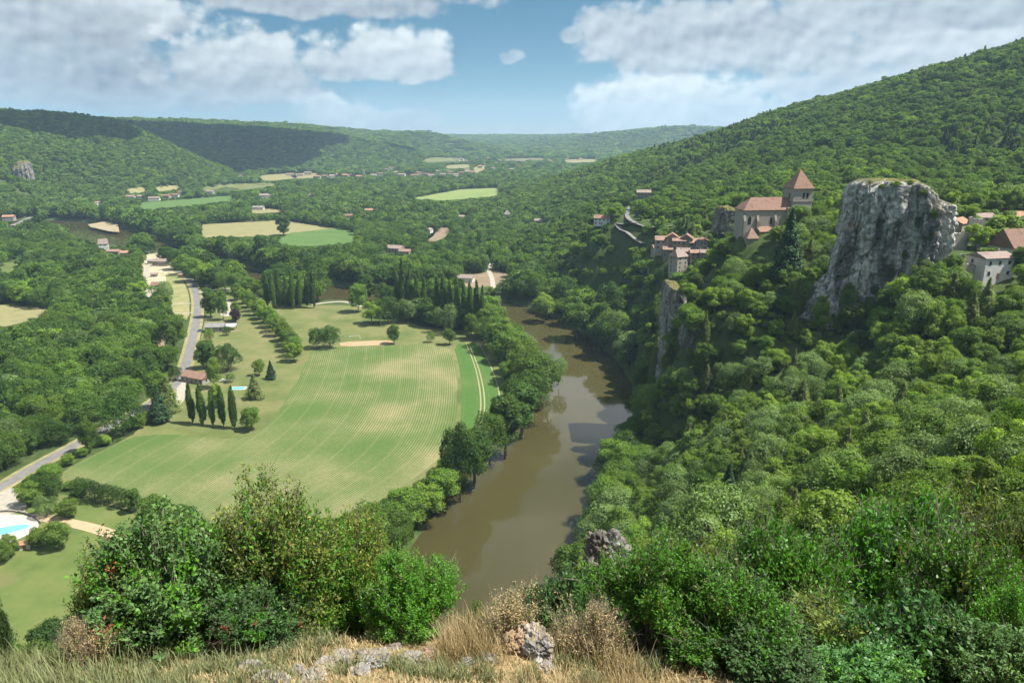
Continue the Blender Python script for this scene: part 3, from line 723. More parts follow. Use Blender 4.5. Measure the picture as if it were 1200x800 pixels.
# valley houses
house('house', 'long low house with red tiled roof and white gable behind the five poplars', fl(232,446), 17, 9.5, 3.4, -24, 'red', 'pale', hip=False, nwin=5)
house('house', 'dark grey roofed house beside the pale blue shelter roof', fl(253,388), 13, 8.5, 4.2, 8, 'grey', 'pale', nwin=3)
house('house', 'brown roofed house above the pale gravel yard left of the road', fl(188,338), 14, 9, 4.2, 6, 'brown', 'pale', nwin=4)
house('house', 'wide two-chimney house with grey brown roof at the top of the gravel yard', fl(190,311), 17, 9, 5.2, -4, 'pink', 'pale', nwin=5, chimneys=2)
house('outbuilding', 'small grey stone outbuilding left of the two-chimney house', fl(177,309), 7, 6, 3.6, 30, 'grey', 'stone', nwin=1, chimneys=0, cat='outbuilding')
house('outbuilding', 'small pink roofed outbuilding below the gravel yard entrance', fl(181,324), 6, 5, 2.8, 10, 'pink', 'pale', nwin=1, chimneys=0, cat='outbuilding')
house('cottage', 'small cottage with salmon roof in the trees left of the road', fl(197,383), 8, 6, 2.8, 4, 'pink', 'warm', nwin=2, chimneys=0, cat='cottage')
house('hut', 'low dark roofed hut on the grass right of the road', fl(245,337), 6, 3, 2.2, 0, 'grey', 'warm', nwin=1, chimneys=0, cat='hut')
house('cottage', 'small cottage with reddish walls where the road leaves the houses', fl(214,325), 7, 5, 3, 0, 'red', 'warm', nwin=2, chimneys=0, cat='cottage')
house('house', 'tall house with steep grey gable beside the far river bank', fl(122,292), 10, 8, 7, 20, 'pink', 'white', rise=6, nwin=2, floors=2, chimneys=1)
house('house', 'long salmon roofed house right of the steep grey gable by the river', fl(134,298), 15, 8, 4.0, -4, 'salmon', 'stone', nwin=4)
house('house', 'red roofed house rightmost of the hamlet below the far river', fl(147,300), 10, 8, 4.4, 12, 'orange', 'pale', nwin=2)
house('house', 'red roofed house above the road at the left edge under the crag', fl(11,258), 17, 10, 6, 10, 'orange', 'pale', nwin=3, floors=2)
house('house', 'small pale shed roofed house beside the road at the left edge', fl(17,266), 8, 5, 3, 0, 'pink', 'white', nwin=2, chimneys=0)
house('house', 'white house with pink roof alone under the left hillside', fl(116,242), 14, 9, 8, 40, 'salmon', 'white', nwin=3, floors=2)
house('house', 'large pale house with pinkish double roof among trees in mid valley', fl(463,296), 20, 12, 6, -18, 'pink', 'stone', nwin=5, floors=2)
house('house', 'lower wing with pink roof in front of the large pale mid valley house', fl(475,298), 14, 9, 4.2, -18, 'salmon', 'pale', nwin=3, chimneys=0)
house('house', 'white house with pale pink roof beside the dirt yard', fl(545,330), 17, 10, 4.6, -12, 'pink', 'white', nwin=4)
house('house', 'small white gabled house by the dirt track in mid valley', fl(503,273), 10, 8, 5, 70, 'pink', 'white', nwin=2)
house('house', 'red roofed house between trees behind the green field', fl(433,250), 15, 10, 6, -10, 'orange', 'pale', nwin=3, clear=.9)
house('house', 'brown roofed house left of the red roof behind the green field', fl(408,256), 15, 10, 5, 8, 'brown', 'warm', nwin=3, clear=.9)
house('house', 'long flat pale house in the woods right of the mid valley', fl(542,256), 22, 9, 3.4, 0, 'pink', 'white', nwin=5, chimneys=0)
house('house', 'house with steep pointed grey roof in the woods below the hill', fl(594,256), 11, 10, 7, 0, 'grey', 'pale', rise=7, hip=True, nwin=2)
house('house', 'white walled house right of the beige mown field in the valley', fl(311,232), 26, 12, 6, 6, 'pink', 'white', nwin=4)
house('house', 'white farm building at the edge of the trees above the beige field', fl(303,246), 20, 10, 5, 0, 'grey', 'white', nwin=3)
house('house', 'small pink roofed house in the tree line above the valley fields', fl(366,232), 14, 10, 6, 0, 'salmon', 'pale', nwin=2)
for px, py, L, rf, wl, lb in [(153,233,18,'salmon','white','leftmost of the pale houses along the green strip'), (166,233,14,'pink','pale','small pale house second from left along the green strip'), (181,235,22,'salmon','white','widest white gabled house along the green strip'),
                          (195,232,18,'red','pale','red roofed house in the middle of the row above the green strip'), (206,231,16,'brown','white','brown roofed house right of middle above the green strip'), (214,228,15,'salmon','warm','warm stone house at the right end of the green strip row'),
                          (247,227,18,'pink','white','white house alone right of the green strip row'), (277,202,26,'pink','white','white house at the foot of the dark hill'), (284,207,20,'salmon','pale','salmon roofed house below the white one at the dark hill')]:
    house('house', lb, fl(px, py), L, 10, 5.5, RNG.uniform(-15, 15), rf, wl, nwin=3, clear=1.1)
# the far villages: every house a thing
FV = [(372,209),(381,208),(389,209),(397,207),(405,208),(413,207),(421,208.5),(431,204),(438,207),(446,206),(452,201),(459,199),(464,204),(471,207),(478,205),(486,208),(492,204),(499,206),(505,207),(512,203),(519,206),(527,204),(534,207),(541,205),(547,201),(553,204),
      (497,190),(507,188.5),(516,189),(526,188),(536,189),(548,190),(556,192),(563,197),(570,194),(577,199),(585,190),(592,193),(601,189),(612,190),(622,188),(633,189),(645,190),(610,196),(598,200),(560,187),(572,187),(541,188),(663,188),(680,187.5),(340,206),(352,207),(361,205)]
ORD = ['first','second','third','fourth','fifth','sixth','seventh','eighth','ninth','tenth','eleventh','twelfth','thirteenth','fourteenth','fifteenth','sixteenth','seventeenth','eighteenth','nineteenth','twentieth','twenty-first','twenty-second','twenty-third','twenty-fourth','twenty-fifth','twenty-sixth','twenty-seventh','twenty-eighth','twenty-ninth','thirtieth']
cnt = {}
FVs = sorted(FV); rws = {}
for px, py in FVs: rws.setdefault('near' if py >= 200 else 'far', []).append((px, py))
for row, lst in rws.items():
    sel = {}
    for i, (px, py) in enumerate(lst):
        rf = ['salmon', 'pink', 'orange', 'brown'][int(RNG.integers(0, 4))]; wl = ['white', 'pale', 'pale', 'warm'][int(RNG.integers(0, 4))]
        q = ({'salmon':'salmon','pink':'pinkish grey','orange':'orange','brown':'brown'}[rf], {'white':'white','pale':'cream','warm':'tan'}[wl]); sel.setdefault(q, []).append((px, py, rf, wl))
    for (a, b), it in sel.items():
        for k, (px, py, rf, wl) in enumerate(it):
            who = 'only' if len(it) == 1 else ORD[k] + ' from left of the'
            lb = f"{'the only ' if len(it)==1 else ORD[k]+' from left, '}{b} walled {a} roofed house in the {'nearer' if row=='near' else 'farther'} distant village"
            house('village_house', lb, fl(px, py), RNG.uniform(15, 26), RNG.uniform(9, 13), RNG.uniform(5, 8), RNG.uniform(-30, 30), rf, wl, nwin=2, chimneys=0, group='houses of the distant villages', door=False, gable_win=False, clear=.95)
# church steeple of the far village
def far_steeple(px, py):
    x, y, z = fl(px, py); t = empty('village_steeple', (x, y, z)); tag(t, 'pale square steeple with pointed roof standing in the distant village', 'steeple')
    MB().box(-3, 3, -3, 3, -1, 17).build('tower', WA['pale'], t); v, f = roof_geo(6, 6, 17, 9, True, .3); MB().add(v, f).build('roof', RF['grey'], t); CIRC.append((x, y, 8))
far_steeple(426.5, 208)

# village on the promontory shelf
house('house', 'white house with reddish roof alone on the wooded slope left of the village', on(706,263), 13.5, 9, 5.5, -14, 'red', 'white', nwin=4, floors=2)
house('house', 'grey stone house with flat brownish roof at the top of the village road', on(754,234), 15, 10, 8, -6, 'pink', 'stone', nwin=4, floors=2)
VL = [(776,292,10,7,6.5,-4,'salmon','pale','leftmost salmon roofed house of the village cluster'), (787,291,6.5,8,7.5,80,'orange','warm','narrow orange gabled house second from left in the village cluster'),
      (795,293,8.5,7,6.5,-8,'salmon','stone','salmon roofed stone house in the middle of the village cluster'), (804,293,6.5,8,8,70,'red','stone','tall red roofed house right of middle in the village cluster'),
      (813,294,9,7,6,10,'salmon','stone','wide salmon roofed house near the right end of the village cluster'), (822,294,7,6,7,-20,'red','pale','rightmost pointed red roofed house of the village cluster'),
      (768,297,5,6,4.5,12,'orange','warm','small orange roofed shed at the left end of the village cluster'), (800,303,8,6,5,-10,'pink','stone','pinkish roofed house just below the village cluster'),
      (816,304,9,5,4.5,4,'salmon','warm','low salmon roofed house below the right of the village cluster'), (826,303,6,5,4,-8,'pink','stone','small pinkish house at the lower right edge of the village cluster'),
      (782,300,6,5,4.5,-6,'salmon','stone','small stone house in front of the village cluster on the left')]
for px, py, L, Wd, h, rz, rf, wl, lb in VL:
    house('village_house', lb, on(px, py), L, Wd, h, rz, rf, wl, nwin=3, floors=2, group='houses of the village on the promontory', hip=(rz < -15), sub=4, rise=Wd*.36, gable_win=True, frames=False)
house('tower_house', 'tall pale house with pinkish roof and dormers standing below the village cluster', on(794,319), 8.6, 8.5, 10.5, 28, 'pink', 'pale', nwin=2, floors=4, sub=4, hip=1.6, chimneys=1, cat='house', rise=4)
house('house', 'grey stone house half hidden in trees left of the village road', on(633,262), 17, 10, 5, -10, 'pink', 'stone', nwin=4)

# church
def church():
    x, y, z = at(893, 270, 372); z = min(z, g1(x, y)+.8); z = at(893, 270, 372)[2]
    t = empty('church', (x, y, z), R(7)); tag(t, 'pale stone church with long brown roof and square tower under a pointed roof', 'church')
    L, Wd, h = 25, 11, 10.5
    m = MB(); m.box(-L/2, L/2, -Wd/2, Wd/2, -8, h)
    m.build('nave_wall', WA['pale'], t)
    a = L/2+.4; b = Wd/2+.4
    MB().add([(-a,-b,h-.1),(a,-b,h-.1),(a,b,h-.1),(-a,b,h-.1),(-a,-b,h+.15),(a,-b,h+.15),(a,b,h+.15),(-a,b,h+.15),(-L/2+5.2,0,h+5.8),(a,0,h+5.8)],
             [(0,3,2,1),(0,1,5,4),(1,2,6,5),(2,3,7,6),(3,0,4,7),(4,5,9,8),(6,7,8,9),(5,6,9),(7,4,8)]).build('nave_roof', RF['church'], t)
    for i, cx in enumerate((-9.5, 1.6, 5.4, 9.6)):
        w = .55 if i else .8; n = 9
        pr = [(cx-w, 3.8), (cx+w, 3.8)] + [(cx + w*math.cos(math.pi*k/n), 6.6 + w*1.3*math.sin(math.pi*k/n)) for k in range(n+1)]
        v = [(p, -Wd/2-.07, q) for p, q in pr] + [(p, -Wd/2+.05, q) for p, q in pr]; k = len(pr)
        MB().add(v, [tuple(range(k)), tuple(range(2*k-1, k-1, -1))] + [(j, (j+1) % k, k+(j+1) % k, k+j) for j in range(k)]).build('window', glass_m if i != 2 else WA['grey'], t)
    for cx in (-12.2, -5.5, 3.6): MB().add([(cx-.6,-Wd/2-1.5,-8),(cx+.6,-Wd/2-1.5,-8),(cx+.6,-Wd/2+.02,-8),(cx-.6,-Wd/2+.02,-8),(cx-.6,-Wd/2-1.2,5.5),(cx+.6,-Wd/2-1.2,5.5),(cx+.6,-Wd/2+.02,8.4),(cx-.6,-Wd/2+.02,8.4)],[(0,3,2,1),(4,5,6,7),(0,1,5,4),(1,2,6,5),(2,3,7,6),(3,0,4,7)]).build('buttress', WA['stone'], t)
    # tower
    s = 4.9; cx, cy_ = L/2+s-.6, -.6; H = 20.6
    MB().box(cx-s, cx+s, cy_-s, cy_+s, -8, H).build('tower', WA['pale'], t)
    MB().box(cx-s-.18, cx+s+.18, cy_-s-.18, cy_+s+.18, 14.3, 14.7).build('string_course', WA['stone'], t)
    v, f = roof_geo(2*s, 2*s, H+.1, 9.0, True, .55); tr = MB().add(v, f).build('tower_roof', RF['red'], t); tr.location = (cx, cy_, 0)
    for q in (-.2, 1.7): MB().box(cx+q, cx+q+1.0, cy_-s-.07, cy_-s+.05, 16.0, 18.6).build('belfry_opening', glass_m, t)
    for q in (-1.4,): MB().box(cx-s-.07, cx-s+.05, cy_+q, cy_+q+1.2, 15.6, 18.2).build('belfry_opening', glass_m, t)
    MB().box(cx+.2, cx+.75, cy_-s-.07, cy_-s+.05, 10.2, 11.6).build('slit_window', glass_m, t)
    # stair turret joining nave and tower, small dark roof
    MB().box(L/2-3.4, L/2-.2, -Wd/2-.9, -Wd/2+1.4, -8, h+1.2).build('stair_turret', WA['stone'], t)
    # aisle roof and little chapel in front
    MB().box(-5.5, 9, -Wd/2-4.4, -Wd/2-.02, -8, .6).build('aisle_wall', WA['warm'], t)
    MB().add([(-5.9,-Wd/2-4.9,.5),(9.4,-Wd/2-4.9,.5),(9.4,-Wd/2-.03,2.5),(-5.9,-Wd/2-.03,2.5),(-5.9,-Wd/2-4.9,.75),(9.4,-Wd/2-4.9,.75),(9.4,-Wd/2-.03,2.8),(-5.9,-Wd/2-.03,2.8)],[(0,3,2,1),(4,5,6,7),(0,1,5,4),(1,2,6,5),(2,3,7,6),(3,0,4,7)]).build('aisle_roof', RF['red'], t)
    MB().box(-12.6, -7.2, -Wd/2-6.5, -Wd/2-1.6, -8, -2.2).build('chapel_wall', WA['stone'], t)
    v, f = roof_geo(5.4, 4.9, -2.2, 4.8, True, .4); cr = MB().add(v, f).build('chapel_roof', RF['salmon'], t); cr.location = (-9.9, -Wd/2-4.05, 0)
    CIRC.append((x, y, 15)); CIRC.append((x+16, y, 9)); CIRC.append((x-8, y-9, 7))
    KEEP.append(([(864,231),(918,231),(918,218),(936,200),(950,218),(950,252),(930,256),(925,262),(905,262),(880,264),(866,268)], 352.))
    KEEP.append(([(861,262),(876,262),(876,272),(861,274)], 350.))
church()

# houses beside the tall rock
house('house', 'white house with dark windows on the slope right of the tall rock', on(1157,324), 12.2, 9, 7.6, 12, 'pink', 'white', nwin=3, floors=2, rise=1.7, frames=True, sub=6)
house('house', 'large house with steep brown roof above the white house', (lambda b: (b[0], b[1], b[2]))(at(1197,301,300)), 22, 12, 4.6, 14, 'brown', 'white', rise=7.0, nwin=4, sub=6)
house('house', 'house with bright orange roof peeking out behind the tall rock', at(1120,272,342), 10, 8, 4.5, 40, 'orange', 'warm', nwin=1, chimneys=0, sub=5)
house('house', 'low orange roofed house at the right edge behind the leafy tree', at(1200,262,365), 16, 8, 3.8, 5, 'orange', 'warm', nwin=3, chimneys=0, sub=5)
house('house', 'low greyish roofed building between the tall rock and the leafy tree', at(1146,262,360), 12, 7, 3.2, 0, 'pink', 'stone', nwin=2, chimneys=0, sub=5)
def ruin(label, base, L, h, th, rz, seed, slope=.3):
    rng = np.random.default_rng(seed); n = 14; top = h*(1 - slope*np.linspace(0, 1, n)) + rng.normal(size=n)*.25
    xs = np.linspace(-L/2, L/2, n); v = []; f = []
    for i in range(n): v += [(xs[i], -th/2, -5), (xs[i], th/2, -5), (xs[i], th/2, top[i]), (xs[i], -th/2, top[i])]
    for i in range(n-1):
        a, b = 4*i, 4*i+4
        f += [(a, b, b+3, a+3), (a+3, b+3, b+2, a+2), (a+2, b+2, b+1, a+1)]
    f += [(0, 3, 2, 1), (4*n-4, 4*n-3, 4*n-2, 4*n-1)]
    o = MB().add(v, f).build('ruined_wall', WA['grey'], None, base, R(rz)); tag(o, label, 'wall')
    CIRC.append((base[0], base[1], L*.5+2)); return o
ruin('grey ruined wall touching the right side of the tall rock', at(1121,296,308), 7.5, 8.5, 1.2, 4, 3, .05)
ruin('tall ruined wall between the tall rock and the leafy tree', at(1139,290,318), 7, 13, 1.2, 2, 4, .1)
ruin('ruined wall end facing sideways next to the tall ruined wall', at(1143,292,312), 6, 9, 1.1, 80, 5, .5)
ruin('low garden wall left of the white house', at(1131,326,272), 9, 5.5, .8, 5, 6, .1)
ruin('sloping grey wall climbing left of the white house', at(1124,318,276), 12, 7.5, .8, 62, 7, .3)
ruin('stone retaining wall right of the white house', at(1188,316,272), 13, 5, .9, 4, 8, .1)
KEEP.append(([(1120,268),(1150,268),(1150,296),(1112,300)], 306.)); KEEP.append(([(1122,292),(1142,292),(1142,322),(1122,322)], 268.))
CIRC += [(at(1150,322,272)[0], 262, 5)]

# pool and its hut at the lower left
def pool(label, c, rx, ry, rz, kid, margin):
    t = empty('swimming_pool', (*c, FLOOR), R(rz)); tag(t, label, 'swimming pool')
    n = 48; out = []
    for i in range(n):
        a = 6.2832*i/n; r = 1 + kid*math.cos(2*a+.6)*.5
        p = 2 if kid else 6; ca, sa = math.cos(a), math.sin(a)
        q = (abs(ca)**p + abs(sa)**p)**(-1/p); out.append((rx*q*ca*r, ry*q*sa*r))
    m = MB(); v = [(x, y, .16) for x, y in out]; m.add(v, [tuple(range(n))])
    m.build('water', WATERP, t)
    sc = lambda d: [(x*(1+d/rx), y*(1+d/ry)) for x, y in out]
    o2 = sc(margin); v = [(x, y, .2) for x, y in out] + [(x, y, .2) for x, y in o2] + [(x, y, -.2) for x, y in o2] + [(x, y, .1) for x, y in out]
    f = [];
    for i in range(n):
        j = (i+1) % n; f += [(i, j, n+j, n+i), (n+i, n+j, 2*n+j, 2*n+i), (3*n+i, 3*n+j, j, i)]
    MB().add(v, f).build('coping', TERR, t)
    return t
WATERP = noisemat('pool_water', [(.10,.50,.58),(.16,.60,.66)], .4, rough=.05, spec=.5); TERR = noisemat('pool_paving', [(.34,.31,.27),(.42,.39,.34),(.28,.26,.23)], 1.2)
pool('bright turquoise curved swimming pool on a pale terrace at the left edge', G(4,622), 7.5, 3.4, 28, .25, 1.2)
pool('small rectangular light blue pool on the lawn right of the poplars', G(279,455), 3.9, 2.1, 2, 0, .9)
sheet('terrace', [(-60,612),(-20,603),(25,602),(44,609),(46,618),(30,628),(-10,645),(-60,650)], TERR, .066, smooth=2)
house('pool_hut', 'tiny white hut with orange tiled roof beside the turquoise pool', fl(30,642), 3.4, 2.6, 2.3, 22, 'orange', 'white', nwin=0, chimneys=0, door=True, cat='hut', frames=False)
def low_wall(label, pix, h, seed):
    w = interp_curve([G(*p) for p in pix], 40); rng = np.random.default_rng(seed); m = MB()
    for (x0, y0), (x1, y1) in zip(w[:-1], w[1:]):
        hh = h*(.8+.4*rng.random()); d = np.array([x1-x0, y1-y0]); L = np.linalg.norm(d); d /= L; nn = np.array([-d[1], d[0]])*.35
        c = [(x0-nn[0], y0-nn[1]), (x1-nn[0]-d[0]*.06, y1-nn[1]-d[1]*.06), (x1+nn[0]-d[0]*.06, y1+nn[1]-d[1]*.06), (x0+nn[0], y0+nn[1])]
        m.add([(*p, FLOOR-.1) for p in c] + [(*p, FLOOR+hh) for p in c], [(0,3,2,1),(4,5,6,7),(0,1,5,4),(1,2,6,5),(2,3,7,6),(3,0,4,7)])
    o = m.build('stone_wall', WA['stone']); tag(o, label, 'wall'); return o
low_wall('low dry stone wall curving along the top of the pool terrace', [(-40,606),(-10,600),(20,599),(40,605),(49,613)], .8, 3)
# pale shelter next to the grey roofed house
def shelter():
    x, y = G(269, 386); t = empty('open_shelter', (x, y, FLOOR), R(4)); tag(t, 'open shelter with pale bluish metal roof right of the dark grey roofed house', 'shelter')
    for a in (-4.5, 4.5):
        for b in (-2.6, 2.6): MB().box(a-.12, a+.12, b-.12, b+.12, 0, 3.0 + (b > 0)*.7).build('post', wood_m, t)
    MB().add([(-5,-3.1,3.0),(5,-3.1,3.0),(5,3.1,3.8),(-5,3.1,3.8),(-5,-3.1,3.12),(5,-3.1,3.12),(5,3.1,3.92),(-5,3.1,3.92)],[(0,3,2,1),(4,5,6,7),(0,1,5,4),(1,2,6,5),(2,3,7,6),(3,0,4,7)]).build('roof', noisemat('pale_metal', [(.55,.62,.70),(.66,.72,.78)], 1, rough=.4), t)
    CIRC.append((x, y, 8)); keep_box(x, y, FLOOR, 10, 6, 3.8, 0, 3.8)
shelter()
# cars
def car(label, pix, paint, rz):
    x, y = G(*pix); t = empty('car', (x, y, FLOOR+.064), R(rz)); tag(t, label, 'car')
    pm = noisemat('car_paint', [paint, tuple(q*1.05 for q in paint)], 1, rough=.25, spec=.5)
    prof = [(-2.1,.35),(-2.12,.75),(-1.95,.95),(-1.45,1.02),(-.95,1.42),(.55,1.45),(1.1,1.02),(1.95,.90),(2.12,.65),(2.1,.35)]; n = len(prof); v = []
    for s, k in ((-.86, 0), (.86, 0)): v += [(a, s*(.84 if b > 1.1 else 1), b) for a, b in prof]
    MB().add(v, [tuple(range(n)), tuple(range(2*n-1, n-1, -1))] + [(i, (i+1) % n, n+(i+1) % n, n+i) for i in range(n)]).build('body', pm, t, bevel=.05)
    g = MB(); g.add([(1.06,-.70,1.07),(1.06,.70,1.07),(.62,.66,1.42),(.62,-.66,1.42)], [(0,1,2,3)]).build('windscreen', glass_m, t).location = (.03, 0, .03)
    MB().add([(-1.42,-.70,1.07),(-1.42,.70,1.07),(-1.0,.66,1.40),(-1.0,-.66,1.40)], [(3,2,1,0)]).build('rear_window', glass_m, t).location = (-.03, 0, .03)
    for s in (-1, 1): MB().add([(-1.3,s*.83,1.06),(.95,s*.83,1.06),(.5,s*.735,1.38),(-.9,s*.735,1.38)], [(0,1,2,3)]).build('side_window', glass_m, t).location = (0, s*.02, 0)
    for a in (-1.3, 1.3):
        for s in (-1, 1): MB().tube((a, s*.70, .33), (a, s*.90, .33), .33, .33, 14).build('wheel', noisemat('tyre', [(.02,.02,.02),(.03,.03,.03)], 2), t)
car('dark car driving on the grey road near the far houses', (227,336), (.05,.06,.07), 95)
car('blue grey car parked at the right edge of the road by the grey roofed house', (234.5,388), (.06,.09,.14), 80)
car('white car parked on the gravel near the small pool', (262,447), (.7,.7,.7), 10)
# utility pole and goal on the camp lawn
def pole(px, py):
    x, y = G(px, py); t = empty('utility_pole', (x, y, FLOOR)); tag(t, 'thin pale utility pole with a cross arm on the lawn before the trees', 'utility pole')
    cm = noisemat('concrete', [(.5,.49,.46),(.6,.58,.55)], 2); MB().tube((0,0,-.5), (0,0,8.6), .22, .14, 10).build('shaft', cm, t); MB().box(-1.0, 1.0, -.08, .08, 7.9, 8.1).build('cross_arm', cm, t)
    for a in (-.8, 0, .8): MB().tube((a,0,8.1), (a,0,8.4), .07, .05, 8).build('insulator', cm, t)
pole(446, 380)
def goal(px, py):
    x, y = G(px, py); t = empty('football_goal', (x, y, FLOOR), R(4)); tag(t, 'white football goal frame standing on the pale camp lawn', 'football goal')
    wm_ = noisemat('white_metal', [(.75,.75,.75),(.8,.8,.8)], 2)
    for a in (-3.6, 3.6): MB().tube((a,0,0), (a,0,2.4), .08, .08, 8).build('post', wm_, t); MB().tube((a,1.6,0), (a,.05,2.4), .05, .05, 6).build('stay', wm_, t)
    MB().tube((-3.6,0,2.4), (3.6,0,2.4), .08, .08, 8).build('crossbar', wm_, t)
goal(416, 397)
# ================================================================== rock
def rockmat(name, base=(.31,.305,.285), dark=(.085,.083,.078), warm=(.27,.205,.135), moss=(.075,.085,.025), zs=.16, sc=1.0, mossy=.72, band=.35):
    m, N, L = newmat(name); b = N['Principled BSDF']; b.inputs['Roughness'].default_value = .92; b.inputs['Specular IOR Level'].default_value = .2
    tc = N.new('ShaderNodeTexCoord')
    def nz(s, d=8, st=(1, 1, 1), off=0.0):
        mp = N.new('ShaderNodeMapping'); mp.inputs['Scale'].default_value = st; mp.inputs['Location'].default_value = (off, off, off); L.new(tc.outputs['Object'], mp.inputs[0])
        n = N.new('ShaderNodeTexNoise'); n.inputs['Scale'].default_value = s*sc; n.inputs['Detail'].default_value = d; n.inputs['Roughness'].default_value = .65; L.new(mp.outputs[0], n.inputs['Vector']); return n.outputs['Fac']
    def mr(v, a, c):
        n = N.new('ShaderNodeMapRange'); n.inputs[1].default_value = a; n.inputs[2].default_value = c; L.new(v, n.inputs[0]); return n.outputs[0]
    def mx(f, a, c):
        n = N.new('ShaderNodeMix'); n.data_type = 'RGBA'; L.new(f, n.inputs[0])
        for i, v in ((6, a), (7, c)):
            if isinstance(v, tuple): n.inputs[i].default_value = (*v, 1)
            else: L.new(v, n.inputs[i])
        return n.outputs[2]
    r = ramp(N, [(.3, tuple(q*.65 for q in base)), (.48, tuple(q*1.1 for q in base)), (.64, tuple(q*1.9 for q in base))]); L.new(nz(.5, 10), r.inputs[0])
    c = mx(mr(nz(.16, 6, (1, 1, .4), 3), .52, .68), r.outputs[0], warm)
    c = mx(mr(nz(.42, 9, (1, 1, zs), 7), .50, .64), c, dark)           # water streaks down the face
    c = mx(mr(nz(.15, 7, (1, 1, .22), 31), .50, .60), c, tuple(q*1.15 for q in dark))   # broad dark zones: recess shade and vegetated patches put into the colour
    c = mx(mr(nz(1.6, 9, (1, 1, .5), 11), .60, .70), c, tuple(q*.5 for q in dark))
    g = N.new('ShaderNodeNewGeometry'); s = N.new('ShaderNodeSeparateXYZ'); L.new(g.outputs['Normal'], s.inputs[0])
    a = N.new('ShaderNodeMath'); a.operation = 'ADD'; L.new(s.outputs[2], a.inputs[0])
    k = N.new('ShaderNodeMath'); k.operation = 'MULTIPLY_ADD'; L.new(nz(.5, 6, off=20), k.inputs[0]); k.inputs[1].default_value = 1.0; k.inputs[2].default_value = -.5; L.new(k.outputs[0], a.inputs[1])
    gr = ramp(N, [(.35, moss), (.65, (moss[0]*2.0, moss[1]*1.5, moss[2]*1.6))]); L.new(nz(1.2, 6, off=5), gr.inputs[0])
    c = mx(mr(a.outputs[0], mossy, mossy+.14), c, gr.outputs[0])
    L.new(c, b.inputs['Base Color'])
    bp = N.new('ShaderNodeBump'); bp.inputs['Strength'].default_value = 1; bp.inputs['Distance'].default_value = .5/sc; L.new(nz(1.1, 12, (1, 1, .6)), bp.inputs['Height']); L.new(bp.outputs[0], b.inputs['Normal'])
    return m
rock_m = rockmat('limestone'); cliff_m = rockmat('shaded_limestone', (.20,.20,.19), mossy=.6); rock_dk = rockmat('mossy_limestone', (.20,.19,.17), mossy=.35)  # river cliffs: shade is put into this darker grey base colour
